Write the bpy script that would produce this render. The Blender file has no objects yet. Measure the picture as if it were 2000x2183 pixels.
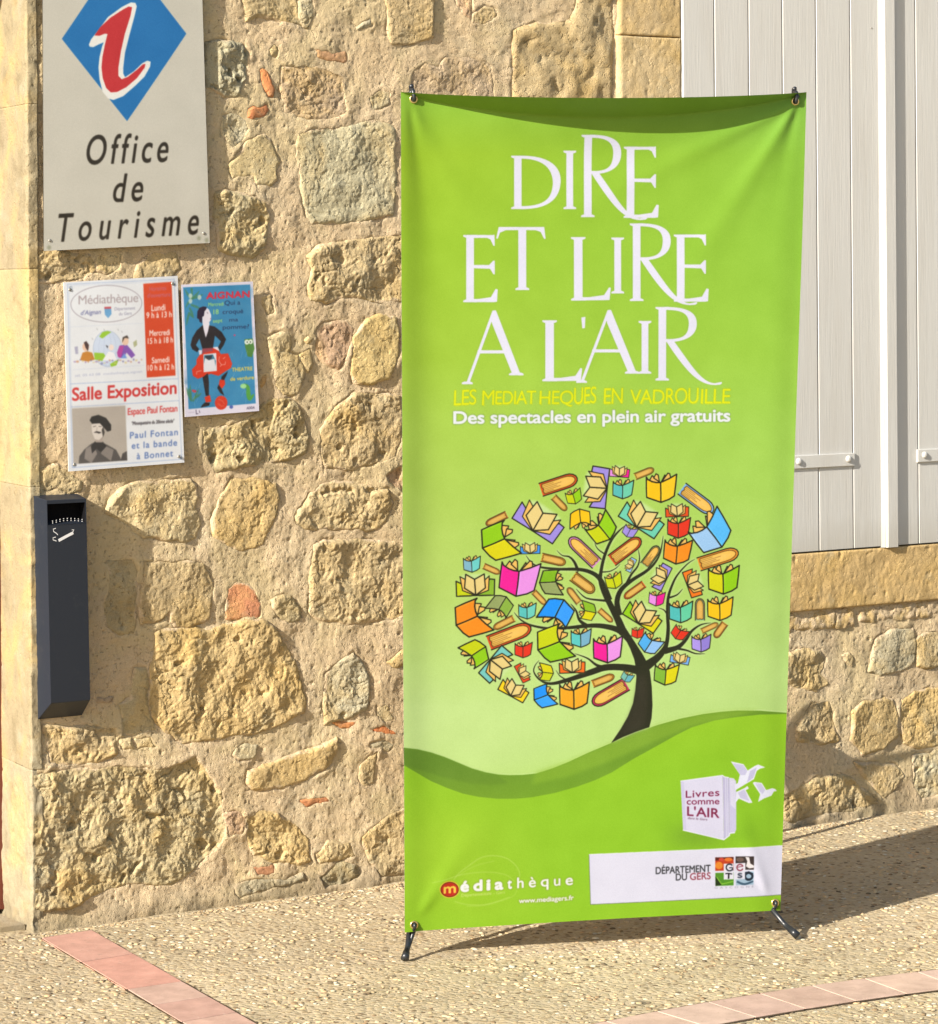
import bpy, bmesh, math, random
import numpy as np
from mathutils import Vector, Matrix

random.seed(7)
scn = bpy.context.scene
C = scn.collection

# ------------------------------------------------------------------ camera
F_PX, CX, CY, ROLL, EYE = 6438.0, 1000.0, 596.0, 0.007, 1.43
W_PX, H_PX = 2000.0, 2183.0
cam_d = bpy.data.cameras.new('camera')
cam = bpy.data.objects.new('camera', cam_d)
C.objects.link(cam)
scn.camera = cam
cam.location = (0, 0, EYE)
cam.rotation_mode = 'QUATERNION'
cam.rotation_quaternion = (Matrix.Rotation(math.radians(90), 3, 'X') @ Matrix.Rotation(-ROLL, 3, 'Z')).to_quaternion()
cam_d.sensor_fit = 'VERTICAL'
cam_d.sensor_height = 36.0
cam_d.lens = F_PX / H_PX * 36.0
cam_d.shift_y = -(H_PX / 2 - CY) / H_PX
cam_d.shift_x = (W_PX / 2 - CX) / H_PX
cam_d.clip_end = 1000
cam_d.clip_start = 0.05

# ------------------------------------------------------------------ light
SUN_AZ, SUN_EL = math.radians(48.4), math.radians(26.0)      # azimuth the light travels towards
SDIR = np.array([math.cos(SUN_AZ) * math.cos(SUN_EL), math.sin(SUN_AZ) * math.cos(SUN_EL), -math.sin(SUN_EL)])
world = bpy.data.worlds.new('World')
scn.world = world
world.use_nodes = True
nt = world.node_tree
sky = nt.nodes.new('ShaderNodeTexSky')
sky.sky_type = 'NISHITA'
sky.sun_disc = False
sky.sun_elevation = SUN_EL
sky.sun_rotation = math.radians(90) - (SUN_AZ + math.pi)
sky.air_density = 1.0
sky.dust_density = 2.0
bg = nt.nodes['Background']
bg.inputs['Strength'].default_value = 0.082
nt.links.new(sky.outputs[0], bg.inputs[0])
sun_d = bpy.data.lights.new('sun', 'SUN')
sun_d.energy = 4.9
sun_d.angle = math.radians(0.53)
sun_d.color = (1.0, 0.94, 0.84)
sun = bpy.data.objects.new('sun', sun_d)
C.objects.link(sun)
sun.location = (-6, -6, 8)
sun.rotation_euler = Vector(SDIR).to_track_quat('-Z', 'Y').to_euler()
vs = scn.view_settings
vs.view_transform = 'Standard'
vs.look = 'None'
vs.exposure = 1.10
vs.gamma = 1.0
vs.use_curve_mapping = False

# ------------------------------------------------------------------ survey: where the planes of the place are
def ray(x, y):
    dx, dy = x - CX, y - CY
    c, s = math.cos(ROLL), math.sin(ROLL)
    return np.array([(c * dx - s * dy) / F_PX, 1.0, -(s * dx + c * dy) / F_PX])
EYEP = np.array([0, 0, EYE])
def gnd(x, y, z=0.0):
    r = ray(x, y)
    return EYEP + r * ((z - EYE) / r[2])
O = gnd(97, 1984)
_c = gnd(1674, 1765)
TH = math.atan2(_c[1] - O[1], _c[0] - O[0])
U = np.array([math.cos(TH), math.sin(TH), 0.0])      # along the wall
N = np.array([math.sin(TH), -math.cos(TH), 0.0])     # out of the wall
ZZ = np.array([0, 0, 1.0])
def wall(x, y, h=0.0):
    r = ray(x, y)
    p = EYEP + r * (((O + h * N - EYEP) @ N) / (r @ N))
    return np.array([(p - O) @ U, p[2]])
def wpt(u, v, h):
    return O + u * U + h * N + v * ZZ
UC = -0.034                                          # the corner of the wall by the door

# ------------------------------------------------------------------ object helpers
def link(name, me, parent=None, mat=None):
    o = bpy.data.objects.new(name, me)
    C.objects.link(o)
    if parent is not None:
        o.parent = parent
        o.matrix_parent_inverse = parent_inv(parent)
    if mat is not None:
        me.materials.append(mat)
    return o
def parent_inv(p):
    m = Matrix.Identity(4)
    chain = p
    while chain is not None:
        m = Matrix.Translation(chain.location) @ m
        chain = None if chain.parent is None else chain.parent
        break
    return m.inverted() if p.parent is None else Matrix.Identity(4)
def empty(name, loc, label, cat, group=None):
    o = bpy.data.objects.new(name, None)
    C.objects.link(o)
    o.location = Vector(loc)
    o.empty_display_size = 0.1
    o['label'] = label
    o['category'] = cat
    if group: o['group'] = group
    return o
def mesh(name, verts, faces, parent=None, mat=None, smooth=True, uvs=None):
    me = bpy.data.meshes.new(name)
    me.from_pydata([tuple(map(float, v)) for v in verts], [], [tuple(f) for f in faces])
    if uvs is not None:
        l = me.uv_layers.new(name='uv')
        vi = np.empty(len(me.loops), int); me.loops.foreach_get('vertex_index', vi)
        l.data.foreach_set('uv', np.asarray(uvs, float)[vi].ravel())
    if smooth:
        me.shade_smooth()
    me.update()
    return link(name, me, parent, mat)
def grid_mesh(name, P, keep=None, parent=None, mat=None, uv=None, flip=False):
    """P (nu,nv,3) -> quads; keep (nu-1,nv-1) bool"""
    nu, nv, _ = P.shape
    idx = np.arange(nu * nv).reshape(nu, nv)
    q = np.stack([idx[:-1, :-1], idx[1:, :-1], idx[1:, 1:], idx[:-1, 1:]], -1)
    if flip: q = q[..., ::-1]
    q = q[keep] if keep is not None else q.reshape(-1, 4)
    used = np.unique(q)
    remap = np.full(nu * nv, -1); remap[used] = np.arange(len(used))
    q = remap[q]
    V = P.reshape(-1, 3)[used]
    me = bpy.data.meshes.new(name)
    me.vertices.add(len(V)); me.vertices.foreach_set('co', V.astype(np.float32).ravel())
    me.loops.add(q.size); me.loops.foreach_set('vertex_index', q.ravel().astype(np.int32))
    me.polygons.add(len(q))
    me.polygons.foreach_set('loop_start', (np.arange(len(q)) * 4).astype(np.int32))
    me.update(calc_edges=True)
    if uv is not None:
        l = me.uv_layers.new(name='uv')
        l.data.foreach_set('uv', uv.reshape(-1, 2)[used][q.ravel()].astype(np.float32).ravel())
    me.shade_smooth()
    me.validate()
    return link(name, me, parent, mat)

# ------------------------------------------------------------------ noise
def _hash(ix, iy, seed):
    h = (ix.astype(np.int64) * 374761393 + iy.astype(np.int64) * 668265263 + seed * 2147483647 + 12345) & 0xFFFFFFFF
    h = ((h ^ (h >> 13)) * 1274126177) & 0xFFFFFFFF
    return (h ^ (h >> 16)) & 0xFFFFFFFF
def perlin(x, y, seed=0):
    ix, iy = np.floor(x), np.floor(y)
    fx, fy = x - ix, y - iy
    ix = ix.astype(np.int64); iy = iy.astype(np.int64)
    def g(a, b, dx, dy):
        t = _hash(a, b, seed) / 4294967296.0 * 2 * np.pi
        return np.cos(t) * dx + np.sin(t) * dy
    u = fx * fx * fx * (fx * (fx * 6 - 15) + 10); v = fy * fy * fy * (fy * (fy * 6 - 15) + 10)
    a = g(ix, iy, fx, fy); b = g(ix + 1, iy, fx - 1, fy)
    c = g(ix, iy + 1, fx, fy - 1); d = g(ix + 1, iy + 1, fx - 1, fy - 1)
    return (a + (b - a) * u + (c - a) * v + (a - b - c + d) * u * v) * 1.5
def fbm(x, y, octaves=4, seed=0, gain=0.5):
    s = 0; a = 1.0
    for o in range(octaves):
        s = s + a * perlin(x * 2 ** o + 17.3 * o, y * 2 ** o - 9.1 * o, seed + o)
        a *= gain
    return s
def sst(x, a, b):
    t = np.clip((x - a) / (b - a), 0, 1)
    return t * t * (3 - 2 * t)

# ------------------------------------------------------------------ materials
def mat_base(name, col=(0.5, 0.5, 0.5), rough=0.8, spec=0.3):
    m = bpy.data.materials.new(name)
    m.use_nodes = True
    b = m.node_tree.nodes['Principled BSDF']
    b.inputs['Base Color'].default_value = (*col, 1)
    b.inputs['Roughness'].default_value = rough
    b.inputs['Specular IOR Level'].default_value = spec
    return m
class NB:
    """small node-graph writer"""
    def __init__(s, m):
        s.m = m; s.t = m.node_tree; s.b = s.t.nodes['Principled BSDF']
        s.co = s.t.nodes.new('ShaderNodeTexCoord').outputs['Object']
    def n(s, kind, **kw):
        x = s.t.nodes.new('ShaderNode' + kind)
        for k, v in kw.items():
            if k.startswith('i_'): x.inputs[k[2:].replace('_', ' ')].default_value = v
            else: setattr(x, k, v)
        return x
    def l(s, a, b): s.t.links.new(a, b)
    def mapping(s, scale=(1, 1, 1), rot=(0, 0, 0)):
        m = s.n('Mapping'); m.inputs['Scale'].default_value = scale; m.inputs['Rotation'].default_value = rot
        s.l(s.co, m.inputs['Vector']); return m.outputs[0]
    def noise(s, scale, detail=4, rough=0.55, vec=None, dist=0):
        x = s.n('TexNoise'); x.inputs['Scale'].default_value = scale; x.inputs['Detail'].default_value = detail
        x.inputs['Roughness'].default_value = rough; x.inputs['Distortion'].default_value = dist
        s.l(vec or s.co, x.inputs['Vector']); return x.outputs['Fac']
    def voro(s, scale, vec=None, feature='F1'):
        x = s.n('TexVoronoi', feature=feature); x.inputs['Scale'].default_value = scale
        s.l(vec or s.co, x.inputs['Vector']); return x
    def ramp(s, fac, stops, interp='LINEAR'):
        r = s.n('ValToRGB'); e = r.color_ramp; e.interpolation = interp
        while len(e.elements) < len(stops): e.elements.new(0.5)
        for k, (p, c) in enumerate(stops):
            e.elements[k].position = p
            e.elements[k].color = (*c, 1) if not isinstance(c, (int, float)) else (c, c, c, 1)
        s.l(fac, r.inputs[0]); return r.outputs[0]
    def mix(s, a, b, fac, mode='MIX'):
        x = s.n('Mix', data_type='RGBA', blend_type=mode)
        for sock, val in ((x.inputs[0], fac), (x.inputs[6], a), (x.inputs[7], b)):
            if isinstance(val, (int, float)): sock.default_value = val
            elif isinstance(val, tuple): sock.default_value = (*val, 1)
            else: s.l(val, sock)
        return x.outputs[2]
    def math(s, op, a, b=0.0):
        x = s.n('Math', operation=op)
        for sock, val in ((x.inputs[0], a), (x.inputs[1], b)):
            if isinstance(val, (int, float)): sock.default_value = val
            else: s.l(val, sock)
        return x.outputs[0]
    def bump(s, h, dist, strength=1.0, prev=None):
        x = s.n('Bump'); x.inputs['Distance'].default_value = dist; x.inputs['Strength'].default_value = strength
        s.l(h, x.inputs['Height'])
        if prev is not None: s.l(prev, x.inputs['Normal'])
        return x.outputs[0]
    def col(s, o): s.l(o, s.b.inputs['Base Color'])
    def nrm(s, o): s.l(o, s.b.inputs['Normal'])

def dirt(g, c):
    # splash dirt low on the wall, and rain streaks
    sx = g.n('SeparateXYZ'); g.l(g.co, sx.inputs[0])
    z = g.math('ADD', sx.outputs['Z'], g.math('MULTIPLY', g.math('SUBTRACT', g.noise(8, 5, .65), .5), .26))
    c = g.mix((.20, .165, .11), c, g.ramp(z, [(0.0, .35), (.07, 1.0)]))
    return g.mix(c, (.33, .27, .18), g.ramp(g.noise(5, 5, .65, g.mapping((1.6, 1.6, .5))), [(.56, 0.0), (.75, .25)]))
def make_mortar():
    m = mat_base('lime_mortar', rough=0.95, spec=0.1); g = NB(m)
    big = g.noise(3.5, 5, 0.6)
    c = g.ramp(big, [(0.30, (0.49, 0.375, 0.225)), (0.50, (0.55, 0.43, 0.275)), (0.72, (0.57, 0.475, 0.32))])
    sand = g.noise(420, 3, 0.7)
    c = g.mix(c, g.ramp(sand, [(0.30, (0.50, 0.42, 0.34)), (0.42, (0.95, 0.94, 0.92)), (0.7, (1.10, 1.08, 1.04))]), 0.8, 'MULTIPLY')
    c = g.mix(c, (0.42, 0.36, 0.24), g.ramp(g.noise(9, 5, 0.65), [(0.55, 0.0), (0.75, 0.55)]))
    c = g.mix(c, (0.50, 0.40, 0.225), g.ramp(g.noise(4.3, 5, 0.6, dist=.8), [(0.47, 0.0), (0.60, 0.75)]))
    c = g.mix(c, (0.30, 0.25, 0.165), g.ramp(g.noise(30, 5, 0.75), [(0.62, 0.0), (0.74, 0.5)]))
    c = dirt(g, c)
    g.col(c)
    st = g.noise(70, 4, 0.65, g.mapping((1.0, 1.0, 0.4), (0, 0.5, 0)), 1.5)
    n1 = g.bump(st, 0.004, 0.40)
    pit = g.voro(150).outputs['Distance']
    n2 = g.bump(g.ramp(pit, [(0.0, 0.0), (0.28, 1.0)]), 0.0012, 0.6, n1)
    n3 = g.bump(g.noise(230, 5, 0.75), 0.0030, 0.9, n2)
    hole = g.ramp(g.noise(135, 2, 0.5), [(0.30, 0.0), (0.38, 1.0)])
    g.nrm(g.bump(hole, 0.0030, 0.9, n3))
    return m
def make_stone(name='weathered_limestone', dressed=False):
    m = mat_base(name, rough=0.95, spec=0.1); g = NB(m)
    oi = g.n('ObjectInfo').outputs['Color']
    oi = g.mix(oi, (0.52, 0.41, 0.26), 0.14)
    c = g.mix(oi, g.ramp(g.noise(14, 5, 0.6), [(0.3, (0.72, 0.70, 0.66)), (0.5, (1.0, 1.0, 1.0)), (0.7, (1.12, 1.08, 1.0))]), 0.8, 'MULTIPLY')
    c = g.mix(c, (0.50, 0.34, 0.12), g.ramp(g.noise(7, 4, 0.6, dist=0.6), [(0.46, 0.0), (0.68, 0.55)]))
    c = g.mix(c, (0.34, 0.33, 0.25), g.ramp(g.noise(11, 5, 0.65), [(0.56, 0.0), (0.72, 0.5)]))
    if not dressed:
        rim = g.n('Attribute', attribute_name='rim').outputs['Fac']
        k_ = g.math('ADD', rim, g.math('MULTIPLY', g.math('SUBTRACT', g.noise(20, 5, 0.65), 0.44), 2.6))
        c = g.mix((0.54, 0.42, 0.27), c, g.ramp(k_, [(0.02, 0.0), (0.30, 1.0)]))
    c = g.mix(c, g.ramp(g.noise(300, 3, 0.7), [(0.30, (0.62, 0.58, 0.5)), (0.48, (1, 1, 1)), (0.75, (1.1, 1.08, 1.02))]), 0.7, 'MULTIPLY')
    c = dirt(g, c)
    g.col(c)
    k = 0.45 if dressed else 1.0
    n1 = g.bump(g.noise(48, 6, 0.72), 0.006, 0.70 * k)
    pit = g.voro(95).outputs['Distance']
    n2 = g.bump(g.ramp(pit, [(0.0, 0.0), (0.3, 1.0)]), 0.0018, 0.55 * k, n1)
    n3 = g.bump(g.noise(200, 5, 0.75), 0.0030, 0.85 * k, n2)
    chip = g.ramp(g.noise(85, 2, 0.4), [(0.31, 0.0), (0.37, 1.0)])
    g.nrm(g.bump(chip, 0.0035, 0.9 * k, n3))
    return m
M_MORTAR = make_mortar()
M_STONE = make_stone()
M_DRESSED = make_stone('dressed_limestone', True)
# ------------------------------------------------------------------ the rubble wall
# surveyed outlines of the stones: (crop, colour, proud, rough, points); a crop is (x0, y0, scale) of the survey photo sheet
CR = {'a': (400, 0, 3.36), 'b': (400, 550, 3.36), 'c': (0, 1000, 3.36), 'd': (200, 1100, 2.639),
      'e': (0, 1550, 2.052), 'r': (1600, 900, 2.24), 'q': (850, 0, 3.028), 'i': (0, 0, 3.078)}
def px(cr, p):
    x0, y0, s = CR[cr]
    return x0 + p[0] / s, y0 + p[1] / s
TAN, PALE, GREY, DGREY, OCH, PINK, BROWN, OLIVE = ((.46, .36, .20), (.52, .43, .255), (.43, .39, .27), (.33, .31, .215), (.50, .37, .175),
                                                   (.47, .32, .21), (.43, .33, .22), (.41, .34, .195))
BRICK, BRICK2 = (.60, .20, .075), (.56, .235, .125)
STONES = [
 ('a', TAN, 8, 1, [(400,-40),(780,-40),(790,90),(830,170),(740,165),(620,135),(520,120),(430,145),(415,60)]),
 ('a', GREY, 6, 1, [(800,10),(890,-20),(905,60),(900,130),(870,190),(835,185),(805,120)]),
 ('a', DGREY, 9, 2.6, [(140,300),(230,285),(330,300),(400,310),(435,370),(435,480),(430,560),(395,620),(380,680),(260,690),(190,640),(140,640),(100,480)]),
 ('a', BROWN, 2, 1.2, [(690,490),(830,470),(1000,500),(1130,560),(1135,700),(1130,820),(1040,850),(860,850),(700,800),(680,640)]),
 ('a', GREY, 5, 1.4, [(1320,690),(1380,660),(1450,655),(1450,740),(1400,770),(1330,780)]),
 ('a', (.43,.40,.27), 6, .9, [(800,960),(1000,920),(1150,905),(1350,860),(1430,880),(1500,930),(1490,1100),(1500,1300),(1480,1540),(1300,1580),(1100,1600),(900,1600),(840,1450),(820,1280),(790,1100)]),
 ('a', (.56,.46,.25), 7, .35, [(395,1050),(440,1000),(560,960),(600,990),(620,1060),(670,1160),(640,1200),(650,1280),(600,1330),(500,1320),(470,1255),(330,1270),(300,1170),(380,1090)]),
 ('a', GREY, 4, 1.1, [(250,830),(330,820),(420,870),(440,930),(400,1000),(330,1060),(290,1020),(240,960)]),
 ('a', OLIVE, 8, 1.9, [(200,1380),(270,1350),(420,1390),(560,1450),(590,1530),(580,1640),(560,1780),(480,1830),(330,1830),(220,1800),(210,1650),(195,1500)]),
 ('a', TAN, 10, .7, [(1420,-60),(1765,-60),(1768,270),(1600,320),(1450,310)]),
 ('a', GREY, 5, 1, [(1225,200),(1250,155),(1310,125),(1320,180),(1280,190),(1230,215)]),
 ('a', GREY, 5, 1.2, [(590,350),(630,320),(660,345),(640,390),(600,395)]),
 ('b', TAN, 8, 1.5, [(850,-20),(950,-90),(1250,-130),(1560,-170),(1560,300),(1400,310),(1210,290),(1150,270),(1000,320),(880,300),(860,180),(890,80)]),
 ('b', PALE, 8, .9, [(575,575),(700,530),(740,560),(735,650),(720,680),(800,700),(830,760),(850,800),(830,900),(800,970),(690,990),(650,940),(620,850),(610,740),(590,660)]),
 ('b', PALE, 9, .4, [(840,590),(870,560),(905,575),(890,605),(860,612)]),
 ('b', PALE, 9, .8, [(820,690),(890,650),(905,760),(870,820),(835,790)]),
 ('b', PINK, 4, 1.1, [(940,520),(1000,470),(1150,450),(1190,520),(1180,620),(1130,740),(1090,790),(1000,760),(930,680),(920,600)]),
 ('b', (.54,.42,.19), 10, .7, [(1200,560),(1290,440),(1400,400),(1500,430),(1525,560),(1510,720),(1440,870),(1330,900),(1220,900),(1180,840),(1180,700)]),
 ('b', OLIVE, 8, 2.0, [(110,1240),(330,1190),(480,1130),(560,1030),(620,1010),(760,1010),(800,1060),(850,1170),(880,1270),(860,1390),(760,1440),(560,1470),(400,1500),(200,1530),(140,1400),(110,1300)]),
 ('b', TAN, 5, 1.3, [(960,1230),(1040,1130),(1080,1050),(1200,970),(1400,970),(1530,1000),(1560,1200),(1480,1440),(1350,1470),(1180,1510),(1000,1500),(960,1400)]),
 ('b', TAN, 8, 1.6, [(770,1850),(830,1780),(910,1680),(950,1640),(990,1620),(1060,1600),(1200,1620),(1330,1640),(1440,1660),(1480,1760),(1440,1870),(1390,1930),(1290,1950),(1150,1940),(1000,1930),(930,1960),(850,1940),(780,1900)]),
 ('b', PINK, 4, 1.4, [(1420,1560),(1540,1480),(1580,1700),(1500,1640)]),
 ('b', TAN, 5, .8, [(535,280),(600,260),(620,340),(625,390),(570,410),(545,350)]),
 ('b', OCH, 9, .8, [(190,1920),(200,1845),(250,1690),(320,1590),(480,1570),(640,1620),(665,1720),(640,1850),(590,1950),(540,2050),(405,2090),(300,2065),(190,1985)]),
 ('c', PALE, 9, 1.0, [(870,130),(1040,90),(1370,80),(1415,110),(1430,200),(1410,280),(1440,390),(1410,500),(1340,520),(1290,510),(1230,510),(1120,490),(1030,490),(900,390),(770,300),(800,200)]),
 ('c', TAN, 3, 1.5, [(250,20),(420,-40),(540,60),(600,90),(590,150),(500,180),(400,130),(260,150)]),
 ('c', OLIVE, 3, 1.1, [(780,660),(860,650),(955,640),(990,700),(985,900),(975,1100),(960,1170),(870,1190),(760,1130),(750,980),(790,900),(790,780)]),
 ('c', OLIVE, 4, .9, [(980,1430),(1050,1420),(1070,1520),(1050,1620),(1080,1740),(1120,1860),(1000,1900),(890,1890),(880,1700),(950,1640)]),
 ('c', BROWN, 3, .5, [(705,1640),(815,1640),(810,1672),(705,1676)]),
 ('c', PALE, 6, 1.0, [(860,1930),(950,1920),(960,2000),(880,2010)]),
 ('c', PALE, 6, .9, [(975,1935),(1080,1925),(1110,1990),(985,2000)]),
 ('d', TAN, 9, .8, [(280,260),(400,255),(540,250),(620,270),(660,330),(680,400),(660,560),(620,600),(540,630),(460,620),(430,590),(425,540),(380,590),(280,605),(265,520),(275,380)]),
 ('d', BRICK2, 2, .25, [(760,460),(770,410),(810,385),(870,385),(910,420),(945,490),(950,560),(930,580),(860,570),(760,575),(750,530)]),
 ('d', OLIVE, 6, 1.2, [(1000,470),(1070,440),(1110,450),(1170,530),(1160,595),(1100,600),(1050,570),(1010,530)]),
 ('d', TAN, 6, 1.3, [(1240,160),(1300,140),(1480,135),(1700,150),(1790,200),(1790,560),(1600,590),(1430,610),(1350,590),(1290,590),(1220,540),(1220,350)]),
 ('d', OCH, 9, 1.5, [(380,640),(500,625),(640,650),(800,600),(960,580),(1010,610),(1080,720),(1140,820),(1160,920),(1195,1030),(1190,1100),(1100,1150),(1000,1200),(850,1230),(660,1260),(520,1275),(400,1210),(340,1130),(310,1060),(330,940),(320,850),(350,760),(345,660)]),
 ('d', GREY, 7, 1.3, [(1310,900),(1380,820),(1460,770),(1510,810),(1545,900),(1560,960),(1540,1080),(1460,1130),(1350,1165),(1300,1170),(1295,1060)]),
 ('d', OCH, 12, .7, [(870,1440),(1000,1390),(1180,1330),(1290,1290),(1370,1245),(1375,1310),(1340,1390),(1270,1440),(1170,1500),(1050,1530),(900,1540),(870,1500)]),
 ('d', GREY, 8, .9, [(800,1300),(860,1290),(930,1300),(910,1360),(830,1370),(790,1345)]),
 ('d', TAN, 6, .9, [(1500,1420),(1560,1350),(1600,1320),(1590,1420),(1570,1500),(1530,1520),(1495,1470)]),
 ('d', OCH, 8, .8, [(1650,830),(1740,750),(1790,760),(1780,830),(1690,855)]),
 ('d', PALE, 5, .9, [(1600,1080),(1650,1070),(1690,1140),(1650,1160),(1600,1120)]),
 ('d', GREY, 4, 1.0, [(1560,1280),(1620,1265),(1690,1290),(1660,1315),(1580,1310)]),
 ('e', OLIVE, 5, 2.1, [(120,215),(300,190),(540,170),(700,190),(860,130),(900,180),(930,230),(970,280),(985,360),(990,470),(960,530),(880,590),(830,640),(760,690),(680,690),(620,680),(500,700),(430,730),(330,790),(220,810),(140,790),(120,560),(115,360)]),
 ('e', TAN, 4, 1.5, [(200,0),(350,0),(510,10),(515,120),(460,150),(330,165),(215,160)]),
 ('e', OCH, 6, 1.6, [(1085,400),(1140,370),(1210,375),(1300,430),(1350,500),(1360,590),(1300,600),(1200,590),(1120,560),(1085,490)]),
 ('e', GREY, 6, 1.2, [(1030,700),(1120,660),(1250,670),(1330,640),(1340,670),(1230,700),(1100,735),(1050,750),(1030,735)]),
 ('e', TAN, 6, 1.4, [(1590,480),(1680,400),(1790,350),(1790,640),(1660,655),(1640,600),(1600,540)]),
 ('e', DGREY, 5, 1.2, [(1480,590),(1560,600),(1580,655),(1520,690),(1420,700),(1400,660)]),
 ('e', TAN, 5, 1.4, [(1390,560),(1440,500),(1530,510),(1560,570),(1470,585),(1400,600)]),
 ('e', PINK, 3, 1.3, [(985,380),(1050,370),(1080,400),(1070,470),(1000,480)]),
 ('r', GREY, 9, .9, [(570,1190),(600,1040),(680,990),(780,985),(800,1050),(785,1150),(720,1190),(620,1210)]),
 ('r', TAN, 9, .8, [(795,1040),(840,1000),(890,1000),(940,1080),(930,1170),(860,1180),(795,1165)]),
 ('r', PALE, 7, .7, [(445,1110),(480,1100),(500,1130),(490,1165),(460,1150)]),
 ('r', TAN, 6, 1.5, [(160,1110),(250,1080),(340,1090),(360,1130),(340,1200),(380,1250),(320,1290),(220,1270),(150,1220)]),
 ('r', TAN, 6, 1.4, [(230,1530),(220,1440),(300,1350),(380,1330),(400,1420),(430,1520),(330,1540)]),
 ('r', OCH, 8, .8, [(480,1380),(540,1330),(680,1320),(710,1400),(710,1500),(640,1560),(540,1590),(480,1520)]),
 ('r', OCH, 7, 1.1, [(730,1330),(790,1290),(900,1270),(1000,1300),(1000,1530),(900,1545),(800,1560),(740,1530),(720,1420)]),
 ('r', GREY, 6, 1.6, [(780,1600),(890,1560),(1000,1580),(990,1760),(820,1800),(780,1720)]),
 ('r', TAN, 6, 1.6, [(150,1800),(300,1700),(460,1680),(560,1760),(620,1820),(480,1860),(300,1880),(200,1920),(150,1900)]),
 ('r', TAN, 8, 1.0, [(500,1625),(700,1640),(740,1690),(690,1760),(640,1800),(560,1700)]),
 ('q', TAN, 7, 1.5, [(740,200),(790,170),(900,150),(1000,150),(1110,130),(1150,60),(1180,-60),(1385,-60),(1385,300),(1385,760),(760,760),(745,400)]),
 ('q', BROWN, 2, .9, [(95,470),(180,400),(260,440),(310,380),(450,370),(520,385),(600,420),(620,560),(620,700),(70,700)]),
 ('q', TAN, 6, .9, [(480,90),(560,40),(620,60),(640,110),(540,160),(480,150)]),
 ('q', PINK, 4, .9, [(360,-40),(480,-40),(470,120),(420,90)]),
 ('i', TAN, 3, 1.8, [(110,1650),(250,1640),(450,1650),(600,1670),(640,1760),(560,1830),(300,1850),(120,1840)]),
 ('i', PALE, 3, 1.2, [(640,1680),(800,1660),(790,1760),(700,1800),(640,1770)]),
 ('i', TAN, 4, 1.0, [(900,1740),(1000,1660),(1150,1650),(1200,1760),(1100,1850),(880,1850)]),
]
BRICKS = [
 ('a', BRICK, 7, .3, [(520,500),(545,488),(575,515),(600,580),(625,640),(610,690),(585,690),(560,640),(535,570)]),
 ('a', BRICK, 7, .3, [(440,785),(480,765),(570,760),(590,790),(560,825),(470,850),(440,835)]),
 ('a', (.46,.25,.16), 4, .3, [(918,350),(1000,370),(1060,385),(1140,370),(1145,430),(1060,435),(985,425),(940,400)]),
 ('d', (.55,.13,.04), 5, .3, [(1545,1200),(1640,1185),(1700,1225),(1650,1227),(1590,1215)]),
 ('d', (.50,.17,.06), 5, .3, [(1350,1170),(1470,1163),(1440,1192),(1390,1190)]),
 ('e', (.46,.18,.08), 5, .4, [(1325,325),(1430,313),(1442,330),(1350,342)]),
 ('e', (.46,.22,.12), 4, .5, [(1110,620),(1200,610),(1210,640),(1130,645)]),
 ('b', (.50,.30,.12), 5, .5, [(525,905),(545,860),(568,860),(560,900),(535,925)]),
]
def sdf(pu, pv, poly):
    """signed distance, inside positive"""
    P = np.stack([pu, pv], -1)
    d2 = np.full(pu.shape, 1e9); ins = np.zeros(pu.shape, bool)
    n = len(poly)
    for k in range(n):
        a, b = poly[k], poly[(k + 1) % n]
        e = b - a; w = P - a
        t = np.clip((w @ e) / max(e @ e, 1e-12), 0, 1)
        q = w - t[..., None] * e
        d2 = np.minimum(d2, (q ** 2).sum(-1))
        c = (a[1] > pv) != (b[1] > pv)
        if abs(b[1] - a[1]) > 1e-12:
            ins ^= c & (pu < (b[0] - a[0]) * (pv - a[1]) / (b[1] - a[1]) + a[0])
    return np.sqrt(d2) * np.where(ins, 1, -1)

# things mounted on the wall (u0, u1, v0, v1): stones below them are kept flat
MOUNTS = [(-0.03, 0.45, 1.48, 2.6), (0.03, 0.38, 0.99, 1.47), (0.33, 0.58, 1.10, 1.45), (-0.05, 0.12, 0.44, 0.98)]
WIN_U0, WIN_V0, WIN_V1 = wall(1448, 0)[0], 0.712, 2.42
SUR_U0 = wall(1313, 100)[0]
SILL_V0 = 0.560

def mortar_h(u, v):
    h = 0.0050 * fbm(u * 5, v * 5, 3, 3) + 0.0019 * fbm(u * 24, v * 20, 3, 11) + 0.0007 * fbm(u * 95, v * 80, 2, 23)
    h -= 0.0035 * sst(perlin(u * 50, v * 50, 31) + 0.25 * perlin(u * 160, v * 140, 32), 0.66, 0.95)
    h -= 0.0024 * sst(perlin(u * 130, v * 130, 33), 0.52, 0.78)
    h -= 0.010 * sst(v, 0.10, 0.0) * 0.0
    return h
PIECES = []
GROW = 0.0025
for name, lst in (('stone', STONES), ('brick', BRICKS)):
    for cr, col, proud, rough, pts in lst:
        poly = np.array([wall(*px(cr, p), 0.004) for p in pts])
        PIECES.append((name, poly, col, proud / 1000, rough))
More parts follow.
